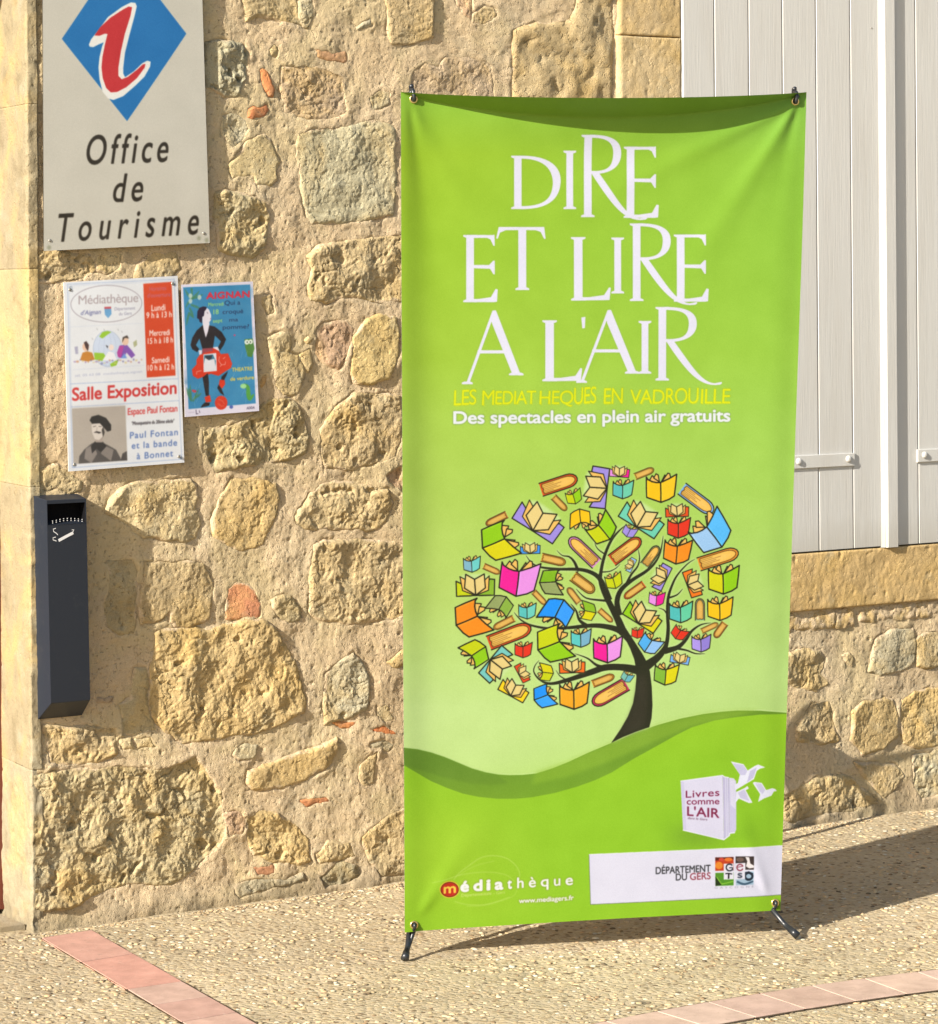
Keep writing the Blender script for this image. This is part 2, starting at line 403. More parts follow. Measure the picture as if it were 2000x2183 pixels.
# the wall goes on behind the banner: coursed rubble of the same kind
_rs = np.random.RandomState(5)
vv = 0.10
row = 0
while vv < 2.35:
    hh = _rs.uniform(0.13, 0.21)
    uu = 1.02 + _rs.uniform(0, 0.08)
    while uu < 2.08:
        ww = _rs.uniform(0.12, 0.27)
        cu, cv = uu + ww / 2, vv + hh / 2
        inside = cv < 0.50 - hh / 2 or cu + ww / 2 < SUR_U0 - 0.01
        if inside and cu + ww / 2 < 2.10 and not (vv > 1.86 and cu > 0.95):
            k = 9
            a = np.sort(_rs.uniform(0, 2 * np.pi, k) * 0.25 + np.arange(k) * 2 * np.pi / k)
            r = 1 / np.maximum(np.abs(np.cos(a)), np.abs(np.sin(a))) ** 0.7
            poly = np.stack([cu + np.cos(a) * r * (ww / 2 - 0.012), cv + np.sin(a) * r * (hh / 2 - 0.012)], -1)
            PIECES.append(('stone', poly, [TAN, PALE, GREY, OCH, BROWN][_rs.randint(5)], _rs.uniform(.004, .009), _rs.uniform(.8, 1.6)))
        uu += ww
    vv += hh
vv = 0.09
while vv < 0.50:
    uu = 2.84
    while uu < 4.9:
        ww = _rs.uniform(0.14, 0.27); a = np.arange(9) * 2 * np.pi / 9 + _rs.uniform(0, .5)
        r = 1 / np.maximum(np.abs(np.cos(a)), np.abs(np.sin(a))) ** 0.7
        PIECES.append(('stone', np.stack([uu + ww / 2 + np.cos(a) * r * (ww / 2 - 0.014), vv + .06 + np.sin(a) * r * .052], -1), [TAN, PALE, GREY, OCH][_rs.randint(4)], .006, 1.1))
        uu += ww
    vv += 0.145
# a few above the picture
for k in range(9):
    cu = 0.55 + 0.15 * k; cv = 2.30 + 0.02 * (k % 2)
    if cu > 1.5: break
    a = np.arange(8) * np.pi / 4 + .3
    PIECES.append(('stone', np.stack([cu + np.cos(a) * .062, cv + np.sin(a) * .07], -1), TAN, .006, 1.2))

def warp(u, v, amp=0.0035):
    return u + amp * fbm(u * 30, v * 30, 3, 51), v + amp * fbm(u * 30, v * 30, 3, 67)

wall_root = empty('stone_wall', wpt(0.0, 0, 0), 'old rubble stone wall in pink beige mortar behind the green banner', 'wall')

# mortar sheet
def axis(parts):
    out = [parts[0][0]]
    for a, b, st in parts:
        n = max(1, int(round((b - a) / st)))
        out += list(a + (b - a) * np.arange(1, n + 1) / n)
    return np.array(out)
ua = axis([(UC + 0.014, 0.99, 0.0030), (0.99, 1.10, 0.006), (1.10, 1.62, 0.006), (1.62, 2.06, 0.012), (2.06, 2.78, 0.0034), (2.78, 6.0, 0.05)])
va = axis([(-0.03, 0.60, 0.0030), (0.60, 2.20, 0.0030), (2.20, 2.55, 0.01), (2.55, 3.2, 0.05)])
UU, VV = np.meshgrid(ua, va, indexing='ij')
Hm = mortar_h(UU, VV)
Wu, Wv = warp(UU, VV)
deep = np.zeros(UU.shape)
for name, poly, col, proud, rough in PIECES:
    lo, hi = poly.min(0) - 0.03, poly.max(0) + 0.03
    i0, i1 = np.searchsorted(ua, [lo[0], hi[0]]); j0, j1 = np.searchsorted(va, [lo[1], hi[1]])
    if i1 - i0 < 2 or j1 - j0 < 2: continue
    sl = (slice(i0, i1), slice(j0, j1))
    s = sdf(Wu[sl], Wv[sl], poly) + GROW
    deep[sl] = np.maximum(deep[sl], sst(s, 0.002, 0.013))
    lo_n = perlin(UU[sl] * 13 + .3, VV[sl] * 13, 77)
    Hm[sl] += 0.0036 * np.exp(-((s + 0.004) / 0.011) ** 2) * (0.10 + lo_n)
    Hm[sl] -= 0.0042 * np.exp(-((s - .0005) / 0.0030) ** 2) * sst(perlin(UU[sl] * 17, VV[sl] * 17, 79), 0.05, 0.40)   # mortar pulled up against the stone, or short of it
Hm = Hm - 0.030 * deep
Hm += 0.012 * sst(VV, 0.06, -0.01) * (0.6 + perlin(UU * 9, VV * 9, 5))        # render splash at the foot
cover = deep > 0.98
cover |= (UU > SUR_U0 + 0.012) & (VV > SILL_V0 + 0.012) & (UU < 4.4) & (VV < 2.6)
keep = ~(cover[:-1, :-1] & cover[1:, :-1] & cover[1:, 1:] & cover[:-1, 1:])
P = O + UU[..., None] * U + Hm[..., None] * N + VV[..., None] * ZZ
grid_mesh('mortar', P, keep, wall_root, M_MORTAR)

# the stones and bits of brick
M_BRICK = make_stone('old_brick', True)
for k, (name, poly, col, proud, rough) in enumerate(PIECES):
    lo, hi = poly.min(0) - 0.012, poly.max(0) + 0.012
    hidden = (lo[0] > 0.99 and hi[0] < 2.11 and not (lo[1] > 1.86)) or lo[1] > 2.2 or lo[0] > 2.8
    st = 0.008 if hidden else 0.0023
    a = np.arange(lo[0], hi[0] + st, st); b = np.arange(lo[1], hi[1] + st, st)
    A, B = np.meshgrid(a, b, indexing='ij')
    s = sdf(*warp(A, B), poly) + GROW
    size = min(hi - lo)
    edge = min(0.010, size * 0.18)
    x = np.clip(s / edge, 0, 1)
    dome = (1 - (1 - x) ** 3) * 0.92 + 0.08 * sst(s, 0, size * 0.45)
    sd = 100 + k * 7
    r = 0.0036 * fbm(A * 10, B * 10, 2, sd) + 0.0020 * fbm(A * 34, B * 30, 3, sd + 3) + 0.0009 * fbm(A * 110, B * 95, 2, sd + 5)
    ridg = 1 - np.abs(perlin(A * 24 + B * 6, B * 20, sd + 9)) * 2.2
    r += 0.0013 * (ridg - 0.3) * (rough > 0.9)
    r -= 0.0058 * sst(perlin(A * 24, B * 24, sd + 13) + .3 * perlin(A * 70, B * 70, sd + 14), 0.50, 0.85) * (rough > 1.0) * min(rough, 1.8)
    r -= 0.0022 * sst(perlin(A * 80, B * 80, sd + 17), 0.45, 0.8) * (0.35 + 0.65 * (rough > .6))
    r += 0.00055 * fbm(A * 210, B * 180, 2, sd + 21)
    crk = np.abs(perlin(A * 16 + .4 * perlin(A * 50, B * 50, sd), B * 22, sd + 25))
    r -= 0.0042 * np.exp(-(crk / .035) ** 2) * sst(perlin(A * 8, B * 8, sd + 27), .0, .35) * (rough > .6)
    stp = perlin(A * 13, B * 15, sd + 29) * 3.0 + .5 * perlin(A * 45, B * 45, sd + 31)
    r += 0.0030 * (np.floor(stp) + sst(stp - np.floor(stp), .0, .22)) * (rough > .6) * .8      # conchoidal steps where the stone has split
    tilt = (A - (lo[0] + hi[0]) / 2) * _rs.uniform(-.035, .03) + (B - (lo[1] + hi[1]) / 2) * _rs.uniform(-.03, .03)
    hgt = mortar_h(A, B) * 0.5 + proud * .62 * dome * (0.55 + 0.9 * np.clip(perlin(A * 9, B * 9, sd + 40) + .5, 0, 1)) + (r * rough * .60 + tilt) * sst(s, -0.002, 0.012) + np.minimum(s, 0) * 1.6 - 0.0010
    for (m0, m1, n0, n1) in MOUNTS:
        if hi[0] > m0 and lo[0] < m1 and hi[1] > n0 and lo[1] < n1:
            w = np.minimum(np.minimum(A - m0, m1 - A), np.minimum(B - n0, n1 - B))
            hgt = np.where(w > 0, np.minimum(hgt, 0.0065 + 0.3 * np.maximum(0, 0.01 - w)), hgt)
    kp = (s > -0.009) & (A > UC + .004)
    keep = kp[:-1, :-1] & kp[1:, :-1] & kp[1:, 1:] & kp[:-1, 1:]
    P = O + A[..., None] * U + hgt[..., None] * N + B[..., None] * ZZ
    o = grid_mesh(name, P, keep, wall_root, M_BRICK if name == 'brick' else M_STONE)
    j = _rs.uniform(-.02, .02)
    if name == 'stone':
        rv = sst(s, -0.002, min(0.022, size * .25)); used_ = np.unique(np.arange(A.size).reshape(A.shape)[:-1, :-1][keep])
        me_ = o.data; co_ = np.empty(len(me_.vertices) * 3, np.float32); me_.vertices.foreach_get('co', co_); co_ = co_.reshape(-1, 3) - O
        uu_, vv_ = co_ @ U, co_[:, 2]
        ii = np.clip(np.round((uu_ - a[0]) / (a[1] - a[0])).astype(int), 0, len(a) - 1); kk = np.clip(np.round((vv_ - b[0]) / (b[1] - b[0])).astype(int), 0, len(b) - 1)
        at_ = me_.attributes.new('rim', 'FLOAT', 'POINT'); at_.data.foreach_set('value', rv[ii, kk].astype(np.float32))
    o.color = (col[0] + j, col[1] + j, col[2] + j * .6, 1)

# ------------------------------------------------------------------ dressed blocks
def block(u0, u1, v0, v1, h, col, seed, depth=0.10, rough=1.0, left_bevel=0.004, st=0.004, name='dressed_block', bev=0.004):
    """a dressed block with a rounded arris all round, faces built as one bent sheet"""
    def prof(a0, a1, bl, br):
        n = max(4, int((a1 - a0) / st))
        xs = [a0, a0, a0 + bl * .35] + list(np.linspace(a0 + bl, a1 - br, n)) + [a1 - br * .35, a1, a1]
        hs = [-depth, -bl * .9, -bl * .25] + [0] * n + [-br * .25, -br * .9, -depth]
        return np.array(xs), np.array(hs)
    xu, hu = prof(u0, u1, left_bevel, bev); xv, hv = prof(v0, v1, bev, bev)
    A, B = np.meshgrid(xu, xv, indexing='ij')
    Hh = h + np.minimum(hu[:, None], hv[None, :])
    r = 0.0016 * fbm(A * 8, B * 8, 2, seed) + 0.0011 * fbm(A * 40, B * 32, 3, seed + 1) + 0.0006 * fbm(A * 120, B * 90, 2, seed + 2)
    r -= 0.0022 * sst(perlin(A * 45, B * 45, seed + 4), .45, .8)
    Hh = Hh + r * rough
    P = O + A[..., None] * U + Hh[..., None] * N + B[..., None] * ZZ
    o = grid_mesh(name, P, None, wall_root, M_DRESSED)
    o.color = (*col, 1)
    return o
su1 = WIN_U0 - 0.002
jv = [SILL_V0 + 0.151, 1.16, 1.62, wall(1380, 78)[1], 2.46]
for k in range(len(jv) - 1):
    block(SUR_U0, su1, jv[k] + .001, jv[k + 1] - .001, 0.010, [(.50, .375, .195), (.48, .375, .21), (.50, .39, .22), (.49, .37, .20)][k], 300 + k, left_bevel=0.012, rough=.8, name='window_surround_block')
    block(4.2, 4.42, jv[k] + .001, jv[k + 1] - .001, 0.010, (.49, .38, .21), 320 + k, st=.02, name='window_surround_block')
block(SUR_U0, 4.42, 2.462, 2.64, 0.010, (.49, .38, .21), 330, st=.02, name='window_lintel')
block(SUR_U0 - 0.03, 2.86, SILL_V0, SILL_V0 + 0.150, 0.0135, (.50, .35, .155), 340, rough=.9, st=.0035, name='window_sill_block')
block(2.862, 4.45, SILL_V0, SILL_V0 + 0.150, 0.0135, (.51, .35, .15), 344, rough=.9, st=.0035, name='window_sill_block')
# rough course just below the sill
def rough_course(u0, u1, v0, v1, seed):
    a = np.arange(u0, u1, .003); b = np.arange(v0, v1 + .003, .003)
    A, B = np.meshgrid(a, b, indexing='ij')
    s = np.minimum(np.minimum(A - u0, u1 - A), np.minimum(B - v0 + .006 * fbm(A * 20, B * 0, 3, seed) , v1 - B))
    hgt = -0.002 + 0.006 * np.sqrt(np.clip(s / .01, 0, 1)) + 0.0035 * fbm(A * 30, B * 30, 3, seed + 1) - .004 * sst(perlin(A * 50, B * 40, seed), .35, .7) + np.minimum(s, 0) * 1.2
    P = O + A[..., None] * U + hgt[..., None] * N + B[..., None] * ZZ
    o = grid_mesh('stone', P, None, wall_root, M_STONE); o.color = (.47, .34, .16, 1)
rough_course(2.02, 2.36, 0.505, 0.557, 401)
rough_course(2.37, 2.80, 0.512, 0.557, 402)

# ------------------------------------------------------------------ the corner by the door: blocks that turn into the reveal
def quoin(v0, v1, col, seed, rough=1.0, front=0.030, depth=0.26):
    rr = 0.006
    s1 = np.arange(0, front, .003); arc = np.linspace(0, np.pi / 2, 5)[1:-1]; s2 = np.concatenate([np.arange(0, depth, .004), [depth]])
    SPL = 0.030 / 0.208
    us = list(UC + front - s1) + list(UC + rr - rr * np.sin(arc)) + list(UC + SPL * s2)
    hs = [0.0] * len(s1) + list(-rr + rr * np.cos(arc)) + list(-rr - s2)
    nu = [0.0] * len(s1) + list(-np.sin(arc)) + [-1.0] * len(s2)
    nh = [1.0] * len(s1) + list(np.cos(arc)) + [0.0] * len(s2)
    us, hs, nu, nh = map(np.array, (us, hs, nu, nh))
    vb = np.concatenate([[v0, v0 + .0008], np.arange(v0 + .003, v1 - .002, .004), [v1 - .0008, v1]])
    S = (np.arange(len(us)) * .0035)[:, None] + 0 * vb[None, :]
    B = vb[None, :] + 0 * S
    r = 0.0016 * fbm(S * 7, B * 7, 2, seed) + 0.0008 * fbm(S * 40, B * 40, 3, seed + 1) - .002 * sst(perlin(S * 50, B * 38, seed + 3), .5, .8)
    r = r * rough
    r[:, 0] -= .0012; r[:, -1] -= .0012
    arcw = np.exp(-((np.arange(len(us)) - len(s1) - 1.5) / 4.0) ** 2)[:, None]
    r = r - arcw * (.0045 * sst(fbm(B * 16, B * 0 + seed, 3, 91), .05, .7) + .0012 * fbm(B * 60, S * 40, 3, 92))
    low = sst(B, .40, .15)
    r = r + low * (.0022 * fbm(S * 22, B * 18, 3, seed + 7) - .004 * sst(perlin(S * 30, B * 24, seed + 8), .35, .8))
    front_w = np.clip(nh, 0, 1)[:, None]
    r = r + front_w * (0.004 + mortar_h(us[:, None] + 0 * B, B) * .8)
    r[0, :] -= .012
    uu = us[:, None] + nu[:, None] * r; hh = hs[:, None] + nh[:, None] * r
    P = O + uu[..., None] * U + hh[..., None] * N + B[..., None] * ZZ
    o = grid_mesh('quoin_block', P, None, wall_root, M_DRESSED)
    o.color = (*col, 1)
JAMB = [(-0.01, wall(66, 1641)[1], (.27, .24, .165), 1.5), (wall(66, 1641)[1], 0.98, (.255, .215, .135), .8), (0.98, 1.46, (.31, .26, .145), .8),
        (1.46, wall(66, 222)[1], (.25, .213, .138), .8), (wall(66, 222)[1], 2.398, (.25, .213, .135), .9)]
for k, (a, b, c, rg) in enumerate(JAMB):
    quoin(a, b, c, 500 + 10 * k, rg)

# solid body of the wall behind its face, with the window opening left free
def boxm(u0, u1, v0, v1, h0, h1):
    vs_ = [wpt(u, v, h) for u in (u0, u1) for v in (v0, v1) for h in (h0, h1)]
    fs = [(0, 1, 3, 2), (4, 6, 7, 5), (0, 4, 5, 1), (2, 3, 7, 6), (0, 2, 6, 4), (1, 5, 7, 3)]
    return vs_, fs
def boxes(name, lst, parent, mat, smooth=False):
    V, Fc = [], []
    for b in lst:
        v_, f_ = boxm(*b); k = len(V); V += v_; Fc += [tuple(i + k for i in f) for f in f_]
    return mesh(name, V, Fc, parent, mat, smooth)
boxes('wall_core', [(UC + .085, WIN_U0 - .03, -0.3, 3.2, -0.50, -0.045), (WIN_U0 - .03, 4.25, -0.3, WIN_V0 - .02, -0.50, -0.045),
                    (WIN_U0 - .03, 4.25, WIN_V1 + .05, 3.2, -0.50, -0.045), (4.25, 6.0, -0.3, 3.2, -0.50, -0.045)], wall_root, M_MORTAR)

def slab(name, u0, u1, v0, v1, seed, col):
    a = np.arange(u0, u1 + .02, .02); b = np.arange(v0, v1 + .02, .02)
    A, B = np.meshgrid(a, b, indexing='ij')
    hh = mortar_h(A, B)
    edge = np.minimum(np.minimum(A - u0, u1 - A), np.minimum(B - v0, v1 - B))
    hh = np.where(edge < .001, -.30, hh)
    grid_mesh(name, O + A[..., None] * U + hh[..., None] * N + B[..., None] * ZZ, None, wall_root, M_MORTAR)
slab('mortar', -5.0, -1.15, -.02, 3.2, 1, None)
slab('mortar', -1.15, UC + .02, 2.64, 3.2, 2, None)
block(-1.28, UC - .001, 2.40, 2.638, 0.004, (.34, .285, .17), 360, depth=.26, st=.02, name='door_lintel')
# ------------------------------------------------------------------ ground: exposed aggregate concrete
def make_aggregate():
    m = mat_base('exposed_aggregate', rough=0.95, spec=0.1); g = NB(m)
    mp = g.mapping((1.0, 1.35, 1.0), (0, 0, 0.6))
    wv = g.n('VectorMath', operation='ADD'); nz = g.n('TexNoise'); nz.inputs['Scale'].default_value = 60
    g.l(mp, nz.inputs['Vector'])
    sc = g.n('VectorMath', operation='SCALE'); sc.inputs['Scale'].default_value = 0.006
    g.l(nz.outputs['Color'], sc.inputs[0]); g.l(mp, wv.inputs[0]); g.l(sc.outputs[0], wv.inputs[1])
    v = g.voro(84, wv.outputs[0]); 
    sep = g.n('SeparateColor'); g.l(v.outputs['Color'], sep.inputs[0])
    peb = g.ramp(sep.outputs[0], [(0.0, (.13, .09, .05)), (0.10, (.27, .205, .12)), (0.28, (.41, .33, .20)), (0.55, (.45, .365, .23)), (0.80, (.39, .34, .235)), (0.93, (.42, .35, .22)), (1.0, (.48, .42, .29))])
    cem = (.42, .35, .24)
    inside = g.ramp(v.outputs['Distance'], [(0.40, 1.0), (0.62, 0.0)])
    c = g.mix(cem, peb, inside)
    c = g.mix(c, g.ramp(g.noise(2.2, 4, 0.6), [(0.3, (.82, .80, .77)), (0.7, (1.1, 1.08, 1.05))]), 1.0, 'MULTIPLY')
    c = g.mix(c, (.20, .165, .115), g.ramp(g.noise(7, 4, 0.6), [(0.60, 0.0), (0.74, 0.45)]))
    c = g.mix(c, (.09, .075, .055), g.ramp(g.voro(2.6).outputs['Distance'], [(0.035, 0.65), (0.055, 0.0)]))
    g.col(c)
    n1 = g.bump(g.ramp(v.outputs['Distance'], [(0.0, 1.0), (0.45, 0.72), (0.66, 0.0)], 'EASE'), 0.0030, 0.65)
    n2 = g.bump(g.noise(240, 3, 0.6), 0.0012, 0.6, n1)
    g.nrm(n2)
    return m
M_AGG = make_aggregate()
xa = axis([(-300, -40, 60), (-40, -6, 8), (-6, -1.4, .4), (-1.4, 1.45, .007), (1.45, 6, .4), (6, 40, 8), (40, 300, 60)])
ya = axis([(-60, 0, 10), (0, 5.4, .5), (5.4, 8.5, .009), (8.5, 20, 1.5), (20, 300, 40)])
XX, YY = np.meshgrid(xa, ya, indexing='ij')
near = ((np.abs(XX) < 3) & (np.abs(YY - 7) < 3)).astype(float)
ZG = near * (0.0018 * fbm(XX * 5, YY * 5, 3, 801) + 0.0009 * fbm(XX * 40, YY * 40, 2, 803)) 
ZG = np.where(near > 0, ZG, 0)
ground = grid_mesh('ground', np.stack([XX, YY, ZG], -1), None, None, M_AGG)
ground['kind'] = 'structure'

# loose proud pebbles of the aggregate
def make_pebbles():
    m = mat_base('pebbles', rough=0.9, spec=0.12); g = NB(m)
    a = g.n('Attribute', attribute_name='tone'); g.l(a.outputs['Color'], g.b.inputs['Base Color'])
    g.nrm(g.bump(g.noise(300, 2, .6), .0008, .5))
    return m
rs = np.random.RandomState(11)
TILE_QUADS = []
def in_quads(x, y):
    r = np.zeros(x.shape, bool)
    for q in TILE_QUADS:
        q = np.array(q); c = q.mean(0); q = c + (q - c) * 1.04
        s = None; ok = np.ones(x.shape, bool)
        for k in range(4):
            a, b = q[k], q[(k + 1) % 4]
            cr = (b[0] - a[0]) * (y - a[1]) - (b[1] - a[1]) * (x - a[0])
            ok &= (cr > 0) if s is None else ok
            s = cr > 0 if s is None else s
            ok &= (cr > 0) == s
        r |= ok
    return r

# ------------------------------------------------------------------ clay pavers
def make_paver(name, c0, c1):
    m = mat_base(name, rough=0.85, spec=0.2); g = NB(m)
    oi = g.n('ObjectInfo').outputs['Color']
    c = g.mix(oi, g.ramp(g.noise(16, 6, .65), [(0.3, (.80, .79, .78)), (0.7, (1.12, 1.12, 1.12))]), 1.0, 'MULTIPLY')
    c = g.mix(c, (.24, .18, .13), g.ramp(g.noise(60, 4, .7), [(0.60, 0.0), (0.72, 0.6)]))
    c = g.mix(c, (.50, .40, .32), g.ramp(g.noise(160, 3, .7), [(0.60, 0.0), (0.74, 0.6)]))
    g.col(c); g.nrm(g.bump(g.noise(220, 4, .7), .0012, .5))
    return m
M_PAVER = make_paver('pink_clay_paver', None, None)
def paver(q, col, z=0.0042):
    q = np.array([p[:2] for p in q]); c = q.mean(0)
    rings = []
    for ins, zz in ((0.0, -0.02), (0.0, z - .0006), (0.0008, z)):
        r = []
        for p in q:
            d = c - p; r.append([*(p + d / np.linalg.norm(d) * (0.0027 + ins)), zz])
        rings.append(r)
    V = [p for r in rings for p in r]
    Fc = [(8, 9, 10, 11)]
    for k in range(2):
        for j in range(4):
            Fc.append((k * 4 + j, k * 4 + (j + 1) % 4, k * 4 + 4 + (j + 1) % 4, k * 4 + 4 + j))
    V = V + []
    o = mesh('paver', V, Fc, ground, M_PAVER, False)
    o.color = (*col, 1)
    TILE_QUADS.append(q)
    return o
def lerp(a, b, t): return a + (b - a) * t
L0, L1 = gnd(88, 2003), gnd(387, 2183); R0, R1 = gnd(195, 1986), gnd(480, 2165)
cuts_l = [(88, 2003), (172, 2055), (253, 2115), (305, 2149), (387, 2183)]
cuts_r = [(195, 1986), (285, 2037), (368, 2098), (407, 2133), (480, 2165)]
RED = [(.46, .262, .205), (.48, .258, .20), (.45, .305, .245), (.42, .26, .21), (.46, .30, .24)]
dl = (gnd(*cuts_l[-1]) - gnd(*cuts_l[0]))[:2]; dl /= np.linalg.norm(dl)
org = gnd(*cuts_l[0])[:2]; nrm_ = np.array([-dl[1], dl[0]])
wid = float((gnd(*cuts_r[1])[:2] - org) @ nrm_)
ts = [(gnd(*a)[:2] - org) @ dl for a in cuts_l]
tr_ = [(gnd(*a)[:2] - org) @ dl for a in cuts_r]
while len(ts) < 14: ts.append(ts[-1] + 0.105 + .005 * (len(ts) % 3)); tr_.append(ts[-1] + .01)
for k in range(len(ts) - 1):
    q = [org + dl * ts[k], org + dl * ts[k + 1], org + dl * tr_[k + 1] + nrm_ * wid, org + dl * tr_[k] + nrm_ * wid]
    paver(q, RED[k % 5] if k < 5 else RED[2 + k % 3])
# curved band: circle through the surveyed outer edge
pu = np.array([gnd(*p)[:2] for p in [(1248,2180),(1489,2140),(1612,2124),(1729,2104),(1840,2088),(1963,2068),(2000,2064)]])
pl = np.array([gnd(*p)[:2] for p in [(1521,2182),(1690,2153),(1840,2137),(1937,2120),(2000,2116)]])
A_ = np.stack([pu[:, 0], np.ones(len(pu))], 1)
co = np.linalg.lstsq(A_, pu[:, 1], rcond=None)[0]
co2 = np.linalg.lstsq(np.stack([pl[:, 0], np.ones(len(pl))], 1), pl[:, 1], rcond=None)[0]
sl_ = (co[0] + co2[0]) / 2
mid = np.array([pu[3, 0], co[0] * pu[3, 0] + co[1]])
dband = np.array([1.0, sl_]) / math.hypot(1, sl_); nb_ = np.array([dband[1], -dband[0]])
wband = abs(((np.array([pl[2, 0], co2[0] * pl[2, 0] + co2[1]]) - mid) @ nb_))
Rb = 3.2
ctr = mid + nb_ * Rb
a0 = math.atan2(-nb_[1], -nb_[0])
step_a = 0.128 / Rb


for k in range(-12, 10):
    t0, t1 = a0 - k * step_a, a0 - (k + 1) * step_a
    q = [ctr + np.array([math.cos(t), math.sin(t)]) * r_ for t, r_ in ((t0, Rb), (t1, Rb), (t1, Rb - wband), (t0, Rb - wband))]
    cq = np.mean(q, 0)
    # the band runs up to the straight strip and stops there
    if (cq - org) @ nrm_ < wid + .085: continue
    paver(q, [(.45, .32, .255), (.47, .34, .275), (.42, .29, .23), (.48, .345, .27), (.44, .305, .25)][(k * 3) % 5])

# sandy dirt lying in and beside the paver joints
M_JOINT = mat_base('dark_joint_dirt', (.085, .062, .038), .95, .1); g = NB(M_JOINT); g.nrm(g.bump(g.noise(300, 4, .7), .002, .8))
V, Fc = [], []
for q in TILE_QUADS:
    q = np.array(q); c = q.mean(0); k = len(V)
    qq = [p + (p - c) / np.linalg.norm(p - c) * rs.uniform(.003, .0065) for p in q]
    n_ = []
    for j in range(4):
        a, b = qq[j], qq[(j + 1) % 4]; m_ = 7
        e_ = (b - a) / np.linalg.norm(b - a); pe = np.array([e_[1], -e_[0]]); pe = pe if pe @ ((a + b) / 2 - c) > 0 else -pe
        for i in range(m_): n_.append(a + (b - a) * i / m_ + pe * rs.uniform(-.0018, .0022))
    V += [(*p, .0027) for p in n_] + [(*c, .0027)]
    Fc += [(k + i, k + (i + 1) % len(n_), k + len(n_)) for i in range(len(n_))]
jd = mesh('joint_dirt', V, Fc, ground, M_JOINT, False); jd['kind'] = 'stuff'
n = 15000
gx = rs.uniform(-1.25, 1.4, n); gy = rs.uniform(5.55, 8.2, n)
gr = rs.uniform(.0034, .0078, n)
ng = 2600                                                  # grit gathered at the foot of the wall
gt = rs.uniform(UC, 2.8, ng); gd = .022 + np.abs(rs.normal(0, .018, ng))
gg = O[None] + gt[:, None] * U + gd[:, None] * N
gx[:ng], gy[:ng], gr[:ng] = gg[:, 0], gg[:, 1], rs.uniform(.0015, .0045, ng)
hd = (gx - O[0]) * N[0] + (gy - O[1]) * N[1]
ok = (hd > 0.012) & ~in_quads(gx, gy) & (np.abs(gx / gy) < 0.175) 
gx, gy, gr = gx[ok], gy[ok], gr[ok]; n = len(gx)
az = rs.uniform(0, np.pi, n); asp = rs.uniform(.55, .95, n)
ring_n = 7
tpl = []
for (rad, z) in ((1.0, -.35), (.92, .35), (.55, .78)):
    for k in range(ring_n):
        t = 2 * np.pi * k / ring_n; tpl.append((rad * math.cos(t), rad * math.sin(t), z))
tpl.append((0, 0, .92)); tpl = np.array(tpl)
fc = []
for rgi in range(2):
    for k in range(ring_n):
        a, b = rgi * ring_n + k, rgi * ring_n + (k + 1) % ring_n
        fc += [(a, b, b + ring_n), (a, b + ring_n, a + ring_n)]
for k in range(ring_n): fc.append((2 * ring_n + k, 2 * ring_n + (k + 1) % ring_n, 3 * ring_n))
fc = np.array(fc)
jit = 1 + rs.uniform(-.18, .18, (n, len(tpl), 1))
L = tpl[None] * jit * gr[:, None, None]
L[..., 1] *= asp[:, None]; L[..., 2] *= 0.30
ca, sa = np.cos(az)[:, None], np.sin(az)[:, None]
Vp = np.stack([gx[:, None] + ca * L[..., 0] - sa * L[..., 1], gy[:, None] + sa * L[..., 0] + ca * L[..., 1], L[..., 2] + .0002], -1)
q = (fc[None] + (np.arange(n) * len(tpl))[:, None, None]).reshape(-1, 3)
me = bpy.data.meshes.new('pebbles')
me.vertices.add(n * len(tpl)); me.vertices.foreach_set('co', Vp.astype(np.float32).ravel())
me.loops.add(q.size); me.loops.foreach_set('vertex_index', q.ravel().astype(np.int32))
me.polygons.add(len(q)); me.polygons.foreach_set('loop_start', (np.arange(len(q)) * 3).astype(np.int32))
me.update(calc_edges=True)
pal = np.array([(.20, .14, .08), (.34, .26, .15), (.42, .32, .19), (.46, .37, .24), (.40, .37, .29), (.45, .39, .27), (.52, .46, .34), (.44, .30, .17), (.13, .10, .065)])
pc = pal[rs.choice(len(pal), n, p=[.13, .22, .22, .14, .1, .03, .01, .08, .07])] * rs.uniform(.9, 1.22, (n, 1))
ca_ = np.ones((n, len(tpl), 4)); ca_[..., :3] = pc[:, None]
at = me.color_attributes.new('tone', 'FLOAT_COLOR', 'POINT'); at.data.foreach_set('color', ca_.astype(np.float32).ravel())
me.shade_smooth(); me.validate()
pb = link('pebbles', me, None, make_pebbles()); pb['kind'] = 'stuff'

# door and step left of the corner
M_STEP = make_stone('door_step_stone', True)
stp = bpy.data.meshes.new('door_step')
v_, f_ = boxm(-1.15, UC + .002, -.02, 0.012, -0.45, -0.035)
o = mesh('door_step', v_, f_, None, M_STEP, False); o.color = (.40, .36, .28, 1)
o['label'] = 'pale stone door step at the foot of the wall corner'; o['category'] = 'door step'
dd = -((gnd(8, 1950) - O) @ N)
M_DOOR = mat_base('red_brown_door_paint', (.16, .035, .02), .45, .5)
g = NB(M_DOOR); g.col(g.mix((.17, .04, .022), (.10, .022, .014), g.noise(9, 4, .6, g.mapping((4, 4, .4)))))
g.nrm(g.bump(g.noise(60, 4, .6, g.mapping((3, 3, .2))), .001, .5))
M_DOORGLASS = mat_base('door_glass', (.03, .07, .03), .08, .5)
UD = UC + .030
door = empty('door', wpt(-0.5, 0, -dd), 'red brown wooden door set back beside the left corner of the wall', 'door')
boxes('door_frame', [(-1.12, -1.04, .013, 2.35, -dd - .05, -dd), (UD - .075, UD + .004, .013, 2.35, -dd - .05, -dd), (-1.04, UD - .075, 2.28, 2.35, -dd - .05, -dd)], door, M_DOOR)
